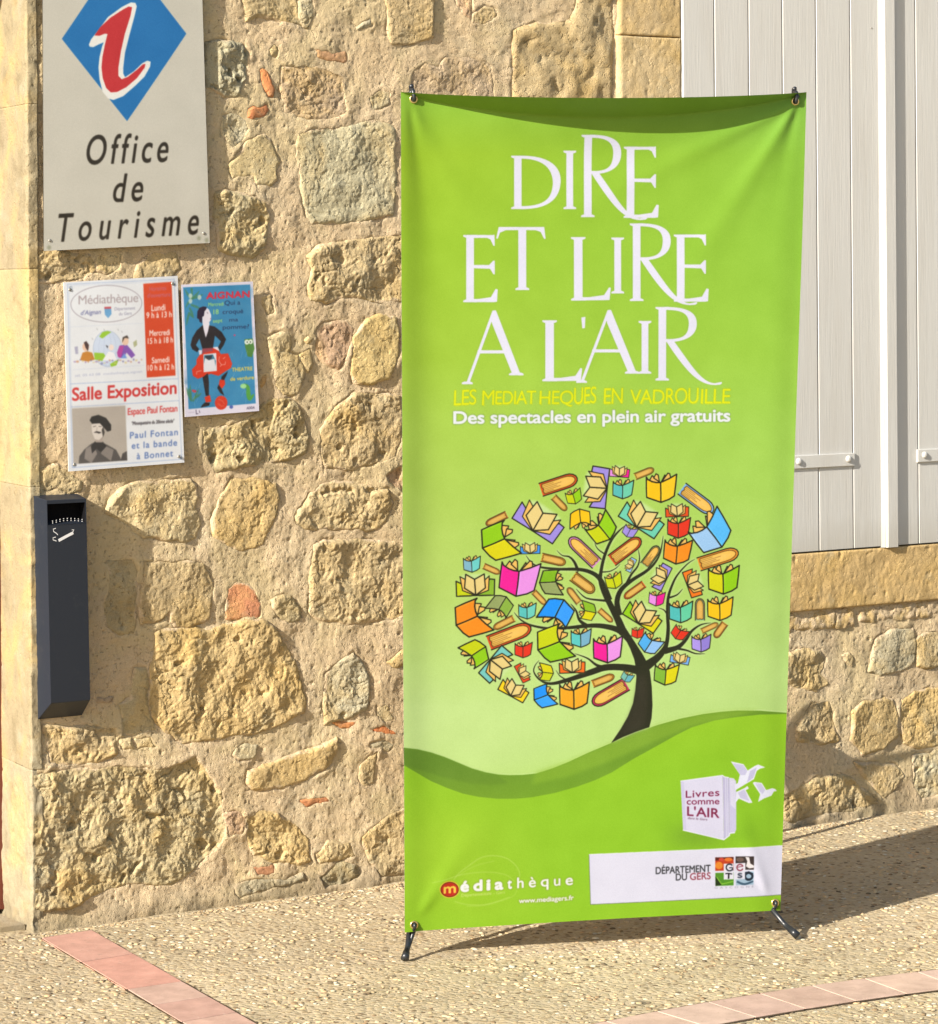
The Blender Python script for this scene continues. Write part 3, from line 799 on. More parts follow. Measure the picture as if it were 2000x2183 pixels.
boxes('door_leaf', [(-1.035, -.93, .02, 2.275, -dd - .06, -dd - .012), (UD - .19, UD - .08, .02, 2.275, -dd - .06, -dd - .012), (-.93, UD - .19, .02, .75, -dd - .06, -dd - .02), (-.93, UD - .19, 2.15, 2.275, -dd - .06, -dd - .012)], door, M_DOOR)
boxes('door_pane', [(-.93, UD - .19, .75, 2.15, -dd - .045, -dd - .035)], door, M_DOORGLASS)
mesh('door_handle', *(lambda b: b)(boxm(-.99, -.965, 1.0, 1.16, -dd - .012, -dd + .02)), door, mat_base('door_handle_metal', (.3, .3, .28), .3, .5), False)
# ------------------------------------------------------------------ flat print: a small painter (polygons, strokes, lettering) into a packed image
def plane_st(pts, PO, PU, PN):
    pts = np.asarray(pts, float).reshape(-1, 2)
    dx, dy = pts[:, 0] - CX, pts[:, 1] - CY
    c, s = math.cos(ROLL), math.sin(ROLL)
    R = np.stack([(c * dx - s * dy) / F_PX, np.ones(len(dx)), -(s * dx + c * dy) / F_PX], -1)
    t = ((PO - EYEP) @ PN) / (R @ PN)
    Pw = EYEP + R * t[:, None]
    return np.stack([(Pw - PO) @ PU, Pw[:, 2]], -1)
def rgb(c): return np.array(c, float) / 255.0
class Canvas:
    def __init__(s, w, h, bgc, tomap):
        s.w, s.h = w, h
        s.a = np.empty((h, w, 3)); s.a[:] = rgb(bgc)
        s.map = tomap              # survey points (n,2) -> canvas px (n,2), y down
        s.crop = (0, 0, 1.0)
    def at(s, x0, y0, sc): s.crop = (x0, y0, sc)
    def P(s, pts):
        pts = np.asarray(pts, float).reshape(-1, 2)
        return s.map(np.stack([s.crop[0] + pts[:, 0] / s.crop[2], s.crop[1] + pts[:, 1] / s.crop[2]], -1))
    def _cov(s, E, sub=4):
        """E (n,4) edge soup in canvas px -> (cov, y0, x0)"""
        x0 = max(0, int(E[:, [0, 2]].min()) - 1); x1 = min(s.w, int(E[:, [0, 2]].max()) + 2)
        y0 = max(0, int(E[:, [1, 3]].min()) - 1); y1 = min(s.h, int(E[:, [1, 3]].max()) + 2)
        if x1 <= x0 or y1 <= y0: return None
        W = x1 - x0
        cov = np.zeros((y1 - y0, W + 1))
        ya_, yb_ = np.minimum(E[:, 1], E[:, 3]), np.maximum(E[:, 1], E[:, 3])
        dy = E[:, 3] - E[:, 1]; ok = np.abs(dy) > 1e-9
        E, ya_, yb_, dy = E[ok], ya_[ok], yb_[ok], dy[ok]
        sl = (E[:, 2] - E[:, 0]) / dy
        wgt = 1.0 / sub
        for r in range(y1 - y0):
            row = cov[r]
            for k in range(sub):
                y = y0 + r + (k + .5) / sub
                m = (ya_ <= y) & (yb_ > y)
                if not m.any(): continue
                xs = np.sort(E[m, 0] + sl[m] * (y - E[m, 1])) - x0
                xs = np.clip(xs, 0, W)
                for j in range(0, len(xs) - 1, 2):
                    a, b = xs[j], xs[j + 1]
                    i, q = int(a), int(b)
                    if i == q: row[i] += (b - a) * wgt
                    else:
                        row[i] += (i + 1 - a) * wgt
                        row[i + 1:q] += wgt
                        row[q] += (b - q) * wgt
        return cov[:, :W], y0, x0
    def edges(s, conts):
        L = []
        for c in conts:
            c = np.asarray(c); L.append(np.concatenate([c, np.roll(c, -1, 0)], 1))
        return np.concatenate(L)
    def paint(s, E, color, alpha=1.0, sub=4, blur=0, dil=0.0):
        r = s._cov(E, sub)
        if r is None: return
        cov, y0, x0 = r
        cov = np.clip(cov, 0, 1)
        if dil > 0:
            p = int(math.ceil(dil)) + 1
            big = np.zeros((cov.shape[0] + 2 * p, cov.shape[1] + 2 * p)); big[p:-p, p:-p] = cov
            out = big.copy()
            for k in range(12):
                dx_, dy_ = dil * math.cos(k * math.pi / 6), dil * math.sin(k * math.pi / 6)
                ix, iy = math.floor(dx_), math.floor(dy_); fx, fy = dx_ - ix, dy_ - iy
                R = lambda a_, b_: np.roll(np.roll(big, a_, 1), b_, 0)
                out = np.maximum(out, R(ix, iy) * (1 - fx) * (1 - fy) + R(ix + 1, iy) * fx * (1 - fy) + R(ix, iy + 1) * (1 - fx) * fy + R(ix + 1, iy + 1) * fx * fy)
            cy, cx = max(0, p - y0), max(0, p - x0)
            out = out[cy:, cx:]; y0, x0 = max(0, y0 - p), max(0, x0 - p)
            cov = out[:s.h - y0, :s.w - x0]
        if blur:
            p = int(blur * 3) + 1
            big = np.zeros((cov.shape[0] + 2 * p, cov.shape[1] + 2 * p)); big[p:-p, p:-p] = cov
            k = np.exp(-0.5 * (np.arange(-p, p + 1) / blur) ** 2); k /= k.sum()
            big = np.apply_along_axis(lambda v: np.convolve(v, k, 'same'), 0, big)
            big = np.apply_along_axis(lambda v: np.convolve(v, k, 'same'), 1, big)
            ys, xs = y0 - p, x0 - p
            cy, cx = max(0, -ys), max(0, -xs)
            big = big[cy:, cx:]; ys, xs = max(0, ys), max(0, xs)
            big = big[:s.h - ys, :s.w - xs]
            cov, y0, x0 = big, ys, xs
        A = (cov * alpha)[..., None]
        T = s.a[y0:y0 + cov.shape[0], x0:x0 + cov.shape[1]]
        T[:] = T * (1 - A) + rgb(color) * A
    def poly(s, pts, color, alpha=1.0, **k): s.paint(s.edges([s.P(pts)]), color, alpha, **k)
    def quadline(s, p, q, w0, w1):
        d = q - p; l = math.hypot(*d)
        if l < 1e-9: return None
        n_ = np.array([-d[1], d[0]]) / l; d = d / l
        a = p - d * w0 * .3; b = q + d * w1 * .3
        return [a + n_ * w0 / 2, b + n_ * w1 / 2, b - n_ * w1 / 2, a - n_ * w0 / 2]
    def line(s, pts, w, color, alpha=1.0, closed=False, sub=3):
        """w in canvas px"""
        c = s.P(pts)
        if closed: c = np.concatenate([c, c[:1]])
        for a, b in zip(c[:-1], c[1:]):
            q = s.quadline(a, b, w, w)
            if q: s.paint(s.edges([q]), color, alpha, sub)
    def taper(s, pts, ws, color, alpha=1.0, extra=0.0, blur=0):
        """smooth tapering limb through the points"""
        c = s.P(pts); ws = np.asarray(ws, float) + extra
        n_ = len(c); t = np.arange(n_)
        tt = np.linspace(0, n_ - 1, (n_ - 1) * 6 + 1)
        def cr(v):
            out = []
            for x in tt:
                i = min(int(x), n_ - 2); f = x - i
                p0, p1, p2, p3 = v[max(i - 1, 0)], v[i], v[i + 1], v[min(i + 2, n_ - 1)]
                out.append(0.5 * (2 * p1 + (p2 - p0) * f + (2 * p0 - 5 * p1 + 4 * p2 - p3) * f * f + (3 * p1 - p0 - 3 * p2 + p3) * f ** 3))
            return np.array(out)
        cc = cr(c); wv = np.interp(tt, t, ws)
        d = np.gradient(cc, axis=0); d /= np.maximum(np.linalg.norm(d, axis=1, keepdims=True), 1e-9)
        nn = np.stack([-d[:, 1], d[:, 0]], 1)
        pl_ = np.concatenate([cc + nn * wv[:, None] / 2, (cc - nn * wv[:, None] / 2)[::-1]])
        s.paint(s.edges([pl_]), color, alpha, 4, blur)
    def ellipse(s, cx_, cy_, rx, ry, color, alpha=1.0, rot=0, n=40, **k):
        s.poly(s.ell(cx_, cy_, rx, ry, rot, n), color, alpha, **k)
    def ell(s, cx_, cy_, rx, ry, rot=0, n=40, a0=0, a1=2 * math.pi):
        t = np.linspace(a0, a1, n, endpoint=(abs(a1 - a0) < 6.28))
        c, q = math.cos(rot), math.sin(rot)
        x, y = rx * np.cos(t), ry * np.sin(t)
        return np.stack([cx_ + c * x - q * y, cy_ + q * x + c * y], 1)
    def text(s, txt, p0, p1, cap, color, bold=0.0, shear=0.0, space=1.0, alpha=1.0, outline=None, ow=0, up=None):
        """baseline from p0 to p1 (crop coords), cap height in crop px"""
        E, (bx0, bx1), H_ = glyph_edges(txt, 0.0, shear, space)
        p0, p1 = np.array(p0, float), np.array(p1, float)
        dx = (p1 - p0) / (bx1 - bx0)
        upv = np.array([0.0, -1.0]) * cap / H_ if up is None else np.array(up, float) * cap / H_
        def tr(xy): return p0 + (xy[:, :1] - bx0) * dx + xy[:, 1:] * upv
        a = s.P(tr(E[:, :2])); b = s.P(tr(E[:, 2:]))
        EE = np.concatenate([a, b], 1)
        em = np.linalg.norm(s.P([p0 + upv])[0] - s.P([p0])[0]); dl_ = max(0.0, bold) * em * 1.05
        if outline is not None:
            s.paint(EE, outline, .8, 3, blur=ow, dil=dl_ + ow * .6)
        s.paint(EE, color, alpha, 5, dil=dl_)
    def fade(s, sig, amt, tone=(205, 205, 205)):
        p = 4; k = np.exp(-0.5 * (np.arange(-p, p + 1) / sig) ** 2); k /= k.sum()
        a = np.pad(s.a, ((p, p), (p, p), (0, 0)), 'edge')
        a = sum(k[i] * a[i:i + s.h] for i in range(2 * p + 1)); a = sum(k[i] * a[:, i:i + s.w] for i in range(2 * p + 1))
        yy, xx = np.meshgrid(np.arange(s.h), np.arange(s.w), indexing='ij')
        g_ = np.random.RandomState(4).normal(0, .012, s.a.shape[:2])[..., None]
        s.a = a * (1 - amt) + rgb(tone) * amt + g_ + .014 * fbm(xx / 90., yy / 90., 3, 9)[..., None]
    def image(s, name):
        im = bpy.data.images.new(name, s.w, s.h)
        px_ = np.ones((s.h, s.w, 4), np.float32); px_[..., :3] = np.clip(s.a[::-1], 0, 1)
        im.pixels.foreach_set(px_.ravel()); im.update(); im.pack()
        return im
_gc = {}
def glyph_edges(txt, bold=0.0, shear=0.0, space=1.0):
    key = (txt, bold, shear, space)
    if key in _gc: return _gc[key]
    def raw(t):
        cu = bpy.data.curves.new('lettering', 'FONT'); cu.body = t; cu.offset = bold; cu.shear = shear
        cu.space_character = space; cu.resolution_u = 6; cu.dimensions = '2D'; cu.fill_mode = 'BOTH'
        ob = bpy.data.objects.new('lettering', cu); C.objects.link(ob)
        bpy.context.view_layer.update()
        ev = ob.evaluated_get(bpy.context.evaluated_depsgraph_get()); me_ = ev.to_mesh()
        co_ = np.array([v.co[:2] for v in me_.vertices])
        cnt = {}
        for p in me_.polygons:
            for k_ in p.edge_keys: cnt[k_] = cnt.get(k_, 0) + 1
        ed = [k_ for k_, v in cnt.items() if v == 1]
        E = np.array([[*co_[a], *co_[b]] for a, b in ed])
        ev.to_mesh_clear(); bpy.data.objects.remove(ob); bpy.data.curves.remove(cu)
        return E
    E = raw(txt); Hh = raw('H')
    h = Hh[:, [1, 3]].max()
    r = (E, (E[:, [0, 2]].min(), E[:, [0, 2]].max()), h)
    _gc[key] = r
    return r
def print_mat(name, im, gain=(1.0, 1.0, 1.0), rough=0.4, spec=0.4, bump=None, trans=0.0):
    m = mat_base(name, rough=rough, spec=spec); g = NB(m)
    t = g.n('TexImage'); t.image = im; t.interpolation = 'Linear'; t.extension = 'EXTEND'
    uvn = g.n('UVMap'); uvn.uv_map = 'uv'; g.l(uvn.outputs[0], t.inputs[0])
    gain = gain if isinstance(gain, tuple) else (gain, gain, gain)
    g.col(g.mix(t.outputs[0], gain, 1.0, 'MULTIPLY'))
    if bump: g.nrm(g.bump(g.noise(bump[0], 3, .5), bump[1], bump[2]))
    return m
# ------------------------------------------------------------------ things on the wall
def quad_canvas(quad_px, h, ppm, bgc):
    """a flat rectangle on the wall plane at height h; returns canvas, corner origin, axes, size"""
    PO = O + h * N
    st = plane_st(quad_px, PO, U, N)               # TL TR BR BL
    rw, rh = (np.linalg.norm(st[1] - st[0]) + np.linalg.norm(st[2] - st[3])) / 2, (np.linalg.norm(st[3] - st[0]) + np.linalg.norm(st[2] - st[1])) / 2
    dst = np.array([(0, 0), (rw, 0), (rw, rh), (0, rh)]) * ppm
    M_, b_ = [], []
    for (x, y), (X, Y) in zip(st, dst):
        M_ += [[x, y, 1, 0, 0, 0, -X * x, -X * y], [0, 0, 0, x, y, 1, -Y * x, -Y * y]]; b_ += [X, Y]
    hm = np.append(np.linalg.solve(np.array(M_), np.array(b_)), 1).reshape(3, 3)
    def tomap_q(p):
        q = plane_st(p, PO, U, N); v = np.c_[q, np.ones(len(q))] @ hm.T
        return v[:, :2] / v[:, 2:]
    ex = ((st[1] - st[0]) + (st[2] - st[3])) / 2; w = (np.linalg.norm(st[1] - st[0]) + np.linalg.norm(st[2] - st[3])) / 2
    ex = ex / np.linalg.norm(ex); ey = np.array([-ex[1], ex[0]])
    hgt = (np.linalg.norm(st[3] - st[0]) + np.linalg.norm(st[2] - st[1])) / 2
    c = st.mean(0); TL = c - ex * w / 2 + ey * hgt / 2
    Wp, Hp = int(w * ppm), int(hgt * ppm)
    def tomap(p):
        q = plane_st(p, PO, U, N) - TL
        return np.stack([q @ ex * ppm, -(q @ ey) * ppm], -1)
    global QUAD
    QUAD = st
    return Canvas(Wp, Hp, bgc, tomap_q), TL, ex, ey, w, hgt
def sheet(name, TL, ex, ey, w, hgt, h0, thick, parent, mfront, medge, bend=None, nu=24, nv=32):
    """thin rectangular board; front carries the print, with edges and back"""
    a = np.linspace(0, 1, nu); b = np.linspace(0, 1, nv)
    A, B = np.meshgrid(a, b, indexing='ij')
    q0, q1, q2, q3 = QUAD
    st = (1 - B[..., None]) * ((1 - A[..., None]) * q0 + A[..., None] * q1) + B[..., None] * ((1 - A[..., None]) * q3 + A[..., None] * q2)
    hh = h0 + thick + (bend(A, B) if bend else 0 * A)
    P = O + st[..., :1] * U + st[..., 1:] * ZZ + hh[..., None] * N
    fr = grid_mesh(name, P, None, parent, mfront, uv=np.stack([A, 1 - B], -1), flip=True)
    # rim
    ring = [(i, 0) for i in range(nu)] + [(nu - 1, j) for j in range(1, nv)] + [(i, nv - 1) for i in range(nu - 2, -1, -1)] + [(0, j) for j in range(nv - 2, 0, -1)]
    f_ = np.array([P[i, j] for i, j in ring]) - N * .0001; bk = f_ - N * thick
    n_ = len(ring); V = np.concatenate([f_, bk, [bk.mean(0)]])
    Fc = [(k, (k + 1) % n_, n_ + (k + 1) % n_, n_ + k) for k in range(n_)] + [(n_ + k, n_ + (k + 1) % n_, 2 * n_) for k in range(n_)]
    mesh('board_edge' if thick > .0015 else 'sheet_edge', V, Fc, fr, medge, False)
    return fr
def disc_head(name, c, axis_n, r, hgt_, parent, mat, seg=14, slot=False):
    ax = Vector(axis_n).normalized(); t = ax.orthogonal().normalized(); b = ax.cross(t)
    V = []; rings = [(1.0, 0), (1.0, .45), (.75, .85), (.35, 1.0)]
    for rr, zz in rings:
        for k in range(seg):
            a = 2 * math.pi * k / seg
            V.append(Vector(c) + (t * math.cos(a) + b * math.sin(a)) * r * rr + ax * hgt_ * zz)
    V.append(Vector(c) + ax * hgt_)
    Fc = []
    for q in range(3):
        for k in range(seg): Fc.append((q * seg + k, q * seg + (k + 1) % seg, (q + 1) * seg + (k + 1) % seg, (q + 1) * seg + k))
    for k in range(seg): Fc.append((3 * seg + k, 3 * seg + (k + 1) % seg, 4 * seg))
    return mesh(name, V, Fc, parent, mat)
M_WHITEEDGE = mat_base('paper_edge', (.62, .60, .54), .6, .3)
M_DARKEDGE = mat_base('sign_edge', (.05, .045, .035), .5, .4)
M_STEEL = mat_base('aged_steel', (.33, .31, .27), .4, .5); M_STEEL.node_tree.nodes['Principled BSDF'].inputs['Metallic'].default_value = .6

# ---- tourist office sign
HS = 0.016
cv, TL, ex, ey, w, hg = quad_canvas([(88.5, -330), (420, -332), (446, 518), (92.6, 535)], HS, 900, (205, 202, 190))
cv.at(0, 0, 3.078)
BL = (30, 112, 182)
cv.poly([(400, 212), (825, 757), (1216, 178), (790, -365)], BL)
white_i = [(575, 250), (590, 215), (640, 150), (700, 70), (790, 5), (850, -25), (880, -22), (889, 0), (875, 60), (840, 190), (812, 300), (800, 400), (800, 440), (812, 464), (870, 425), (925, 372), (958, 355), (980, 362), (976, 395), (940, 460), (880, 520), (800, 590), (735, 616), (700, 605), (665, 560), (645, 480), (638, 400), (645, 330), (662, 260), (672, 235), (640, 248), (605, 266), (582, 264)]
red_i = [(612, 190), (650, 135), (715, 75), (800, 20), (835, 2), (858, 6), (848, 60), (810, 180), (785, 290), (768, 400), (768, 455), (790, 478), (830, 462), (890, 415), (930, 378), (946, 377), (940, 402), (890, 470), (820, 530), (760, 562), (718, 565), (688, 535), (666, 470), (658, 400), (664, 330), (680, 250), (697, 180), (680, 178), (645, 192)]
cv.poly(white_i, (238, 238, 234)); cv.poly(red_i, (196, 45, 50))
cv.ellipse(905, -120, 75, 62, (238, 238, 234), rot=-.5); cv.ellipse(905, -120, 58, 46, (196, 45, 50), rot=-.5)
INK = (44, 38, 30)
cv.text('Office', (562, 1050), (1096, 1030), 195, INK, .007, .22, 1.3)
cv.text('de', (735, 1308), (930, 1298), 190, INK, .007, .22, 1.35)
cv.text('Tourisme', (380, 1582), (1298, 1530), 192, INK, .007, .22, 1.5)
for p in ((318, 1622), (1352, 1574), (1300, 1560)):
    cv.ellipse(p[0], p[1], 13, 16, (120, 125, 95), .55, blur=1.5)
cv.fade(.8, .05, (200, 195, 180))
M_SIGN = print_mat('sign_print', cv.image('sign_print'), .72, .35, .4, (3, .004, .25))
sign = empty('tourist_office_sign', wpt(*(TL), HS), 'cream sign with blue diamond, red letter i and the words Office de Tourisme', 'sign')
pan = sheet('sign_panel', TL, ex, ey, w, hg, HS, .003, sign, M_SIGN, M_DARKEDGE)
for a, b in ((.035, .975), (.965, .975), (.035, .025), (.965, .025)):
    st = (1 - b) * ((1 - a) * QUAD[0] + a * QUAD[1]) + b * ((1 - a) * QUAD[3] + a * QUAD[2])
    disc_head('screw', wpt(*st, HS + .0031), N, .0035, .0015, sign, M_STEEL)
    k_ = wpt(*st, -.004)
    v_, f_ = boxm(st[0] - .006, st[0] + .006, st[1] - .006, st[1] + .006, -.004, HS - .0005)
    mesh('spacer', v_, f_, sign, M_DARKEDGE, False)

# ---- library notice
HP = 0.0150
cv, TL, ex, ey, w, hg = quad_canvas([(135, 602), (378, 588), (393, 986), (145, 1005)], HP, 1500, (222, 226, 232))
cv.at(100, 560, 3.694)
FR = (120, 150, 205)
cv.line([(160, 170), (1000, 130), (1062, 1545), (195, 1612)], 1.6, FR, .9, True)
cv.line([(172, 182), (990, 145)], 1.0, FR, .5)
cv.line([(172, 185), (202, 1600)], 1.0, FR, .5)
cv.line([(180, 946), (1030, 905)], 1.6, FR, .9); cv.line([(185, 1128), (1040, 1078)], 1.6, FR, .9); cv.line([(200, 835), (760, 800)], 1.0, FR, .4); cv.line([(180, 500), (750, 470)], 1.0, FR, .35)
cv.line(cv.ell(463, 320, 278, 142, -.03, 60), 1.8, (120, 105, 120), .9, True)
cv.text('Médiathèque', (245, 325), (712, 305), 68, (150, 135, 140), -.004, 0, .95, .9)
cv.text("d'Aignan", (262, 408), (418, 398), 34, (95, 100, 150), .01, .2)
cv.text('Département', (525, 372), (688, 364), 24, (120, 120, 150), .0, .1)
cv.text('du Gers', (560, 410), (660, 404), 24, (120, 120, 150), .0, .1)
cv.poly([(445, 345), (498, 342), (502, 400), (475, 432), (450, 405)], (95, 155, 205)); cv.poly([(445, 345), (498, 342), (499, 358), (446, 360)], (190, 70, 80))
cv.poly([(752, 165), (978, 150), (1012, 880), (782, 896)], (208, 62, 28))
cv.text('Horaires', (800, 222), (935, 213), 34, (190, 90, 110), .01); cv.text("d'ouverture", (785, 272), (970, 262), 32, (190, 95, 125), .01)
for t_, a, b, c_ in (('Lundi', (818, 376), (928, 368), 46), ('9 h à 13 h', (778, 432), (980, 422), 44), ('Mercredi', (803, 570), (965, 562), 44), ('15 h à 18 h', (790, 632), (990, 620), 44), ('Samedi', (822, 784), (962, 774), 44), ('10 h à 12 h', (790, 842), (1000, 832), 44)):
    cv.text(t_, a, b, c_, (245, 235, 235), .018)
# children reading round a globe
cv.ellipse(470, 670, 112, 140, (198, 212, 235)); cv.line(cv.ell(470, 670, 112, 140), 1.2, (130, 150, 185), .9, True)
for k in (-60, -20, 20, 60): cv.line(cv.ell(470, 670, abs(k) + 8, 138, 0, 30), .8, (150, 165, 200), .5, True)
GRN = (140, 190, 40)
cv.poly([(405, 575), (430, 540), (470, 530), (500, 540), (470, 560), (430, 590)], GRN); cv.poly([(365, 700), (440, 705), (465, 745), (430, 765), (370, 755)], GRN); cv.poly([(490, 790), (560, 750), (540, 800), (500, 812)], GRN)
cv.poly([(255, 760), (275, 700), (310, 690), (350, 700), (370, 755), (320, 770)], (190, 120, 40)); cv.ellipse(300, 655, 26, 34, (225, 185, 160)); cv.poly([(285, 620), (305, 610), (325, 640), (318, 690), (300, 665)], (60, 40, 40)); cv.poly([(212, 655), (238, 650), (242, 710), (220, 712)], (165, 165, 190))
cv.poly([(545, 700), (565, 645), (620, 635), (660, 680), (690, 720), (660, 745), (620, 700), (600, 745), (560, 740)], (120, 75, 170)); cv.poly([(545, 700), (565, 645), (600, 650), (575, 740), (552, 735)], (175, 60, 150)); cv.ellipse(610, 610, 27, 34, (225, 190, 165)); cv.poly([(585, 625), (590, 580), (625, 565), (640, 590), (605, 585)], (60, 50, 45)); cv.poly([(672, 620), (700, 600), (705, 640), (680, 660)], (165, 170, 130)); cv.poly([(575, 745), (605, 705), (625, 745)], (110, 150, 220))
cv.poly([(430, 760), (480, 690), (520, 700), (545, 760)], (235, 235, 240)); cv.ellipse(500, 660, 20, 24, (235, 215, 205)); cv.poly([(455, 640), (475, 650), (470, 668)], (50, 50, 55))
rr = np.random.RandomState(3)
for k in range(26):
    x_ = 215 + k * 21; cv.ellipse(x_, 765 + rr.uniform(-12, 22), rr.uniform(6, 13), rr.uniform(5, 10), [(150, 120, 170), (190, 130, 90), (110, 110, 160), (210, 190, 130)][k % 4], .7)
for x_, y_ in ((385, 510), (440, 515), (550, 515), (580, 530), (348, 585)): cv.line([(x_, y_), (x_ + 8, y_ + 14)], 1.4, (110, 110, 120), .8)
cv.text('tél. 05 62 08  mediatheque.aignan', (215, 890), (745, 856), 18, (130, 140, 185), 0, 0, 1, .7)
cv.text('Salle Exposition', (196, 1078), (1018, 1022), 98, (196, 42, 42), .02, 0, 1.0)
cv.poly([(192, 1140), (612, 1118), (630, 1556), (205, 1585)], (172, 163, 152)); cv.poly([(192, 1140), (612, 1118), (616, 1230), (200, 1250)], (165, 156, 146), .5, blur=12)
cv.poly([(245, 1580), (250, 1520), (290, 1465), (345, 1420), (400, 1395), (470, 1430), (540, 1470), (572, 1530), (580, 1558)], (74, 70, 68)); cv.poly([(300, 1460), (360, 1425), (390, 1500), (345, 1575), (290, 1540)], (130, 122, 116)); cv.poly([(440, 1430), (520, 1470), (500, 1560), (420, 1500)], (126, 118, 112)); cv.poly([(340, 1440), (375, 1400), (430, 1400), (465, 1440), (420, 1490), (385, 1460), (350, 1500)], (40, 38, 38)); cv.poly([(575, 1558), (590, 1500), (625, 1480), (628, 1556)], (66, 62, 60))
cv.poly([(345, 1270), (350, 1330), (372, 1385), (405, 1395), (438, 1360), (442, 1290), (400, 1240)], (214, 205, 196)); cv.poly([(372, 1385), (378, 1410), (432, 1410), (436, 1360), (405, 1392)], (165, 152, 142)); cv.poly([(330, 1235), (345, 1205), (400, 1190), (460, 1215), (500, 1270), (500, 1315), (470, 1325), (440, 1290), (410, 1258), (350, 1262)], (34, 32, 32)); cv.poly([(437, 1285), (450, 1330), (436, 1370), (425, 1310)], (60, 55, 52)); cv.line([(358, 1285), (380, 1280)], 2, (60, 52, 50)); cv.line([(402, 1282), (424, 1285)], 2, (60, 52, 50)); cv.poly([(360, 1333), (385, 1320), (425, 1330), (405, 1340), (385, 1333)], (44, 38, 38)); cv.line([(390, 1290), (384, 1318)], 1.6, (150, 138, 130))
cv.text('Espace Paul Fontan', (632, 1192), (1026, 1164), 52, (196, 42, 42), .01, 0, .95)
cv.text('"Mousquetaire du 20ème siècle"', (664, 1272), (1002, 1252), 26, (40, 35, 40), .03, .15)
for t_, a, b in (('Paul Fontan', (650, 1380), (1030, 1352)), ('et la bande', (664, 1462), (1024, 1436)), ('à Bonnet', (704, 1546), (992, 1522))):
    cv.text(t_, a, b, 50, (78, 108, 172), .014, 0, 1.15)
for p in ((185, 200), (1000, 160), (212, 1592), (1048, 1528)): cv.ellipse(*p, 14, 17, (125, 140, 160), .8); cv.ellipse(p[0] + 3, p[1] - 3, 7, 9, (200, 205, 210), .8)
cv.fade(1.7, .10, (214, 216, 222))
M_P1 = print_mat('library_notice_print', cv.image('library_notice_print'), .80, .3, .5, (5, .003, .3))
p1 = empty('library_notice', wpt(*TL, HP), 'larger white notice reading Salle Exposition with a red opening hours column', 'poster')
sheet('printed_sheet', TL, ex, ey, w, hg, HP, .0015, p1, M_P1, M_WHITEEDGE, bend=lambda A, B: .0015 * np.sin(A * 3 + B * 2) + .001 * (B - .5) ** 2)
for a, b in ((.05, .04), (.95, .04), (.05, .965), (.95, .965)):
    st = (1 - b) * ((1 - a) * QUAD[0] + a * QUAD[1]) + b * ((1 - a) * QUAD[3] + a * QUAD[2]); disc_head('screw', wpt(*st, HP + .0022), N, .0035, .002, p1, M_STEEL)

# ---- play poster
HQ = 0.0135
cv, TL, ex, ey, w, hg = quad_canvas([(386, 607), (539, 600), (552, 876), (394, 889)], HQ, 1900, (218, 214, 232))
cv.at(380, 590, 6.505)
cv.poly([(65, 145), (995, 105), (1070, 1750), (140, 1830)], (48, 128, 178))
rr = np.random.RandomState(9)
for k in range(60): cv.ellipse(rr.uniform(100, 1040), rr.uniform(150, 1740), rr.uniform(40, 140), rr.uniform(30, 110), [(60, 148, 196), (38, 112, 165), (70, 140, 180)][k % 3], .16, blur=4)
LG = (60, 120, 80)
for (x_, y_, dx_, dy_) in ((180, 300, -90, -130), (180, 300, 10, -150), (180, 300, 110, -110), (180, 300, 160, -60), (180, 300, -80, 120), (150, 420, 60, 140), (170, 380, 140, 60), (150, 480, -40, 180), (150, 500, 60, 60), (170, 1700, -60, -180), (180, 1720, -20, -240), (200, 1720, 80, -180), (210, 1680, 110, -80), (170, 1650, -30, -120), (180, 200, 0, -50)):
    cv.taper([(x_, y_), (x_ + dx_ * .6, y_ + dy_ * .5), (x_ + dx_, y_ + dy_)], [9, 11, 2], LG, .75)
for x_, y_ in ((165, 260), (165, 330), (290, 280)): cv.ellipse(x_, y_, 26, 34, (205, 220, 210), .75, blur=1)
cv.poly([(185, 1550), (240, 1560), (255, 1580), (225, 1600), (190, 1580)], (180, 55, 70))
cv.text('AIGNAN', (388, 300), (985, 275), 82, (205, 40, 62), .05, 0, 1.05)
for t_, a, b, c_ in (('Qui a', (640, 385), (858, 376), 60), ('croqué', (612, 505), (900, 492), 58), ('ma', (706, 610), (828, 604), 52), ('pomme?', (615, 715), (980, 700), 56)): cv.text(t_, a, b, c_, (24, 40, 80), .004)
for t_, a, b, c_ in (('Mercredi', (415, 400), (625, 390), 48), ('18', (485, 508), (556, 504), 62), ('sept', (478, 625), (610, 615), 50)): cv.text(t_, a, b, c_, (160, 215, 110), .012)
BK = (30, 26, 30); SK = (228, 222, 236); RD = (212, 48, 26)
cv.poly([(330, 660), (250, 730), (190, 830), (165, 930), (190, 990), (260, 1030), (285, 985), (240, 930), (290, 840), (330, 980), (480, 970), (505, 800), (560, 850), (590, 880), (550, 960), (575, 1010), (630, 930), (662, 850), (600, 750), (500, 675), (430, 660)], BK)
cv.poly([(330, 560), (335, 640), (350, 720), (378, 830), (410, 740), (430, 640), (425, 620), (450, 585), (452, 520), (425, 450), (400, 425), (345, 450), (320, 520)], SK)
cv.poly([(290, 420), (340, 402), (390, 408), (385, 440), (360, 470), (352, 530), (330, 545), (325, 630), (290, 610), (285, 580), (255, 560), (260, 470)], (34, 24, 46)); cv.line([(395, 480), (408, 500)], 2, (60, 40, 70)); cv.poly([(440, 560), (455, 570), (440, 580)], (190, 60, 80))
cv.poly([(278, 1005), (325, 1000), (320, 1060), (290, 1065)], SK); cv.poly([(480, 960), (545, 955), (570, 1010), (500, 1005)], SK)
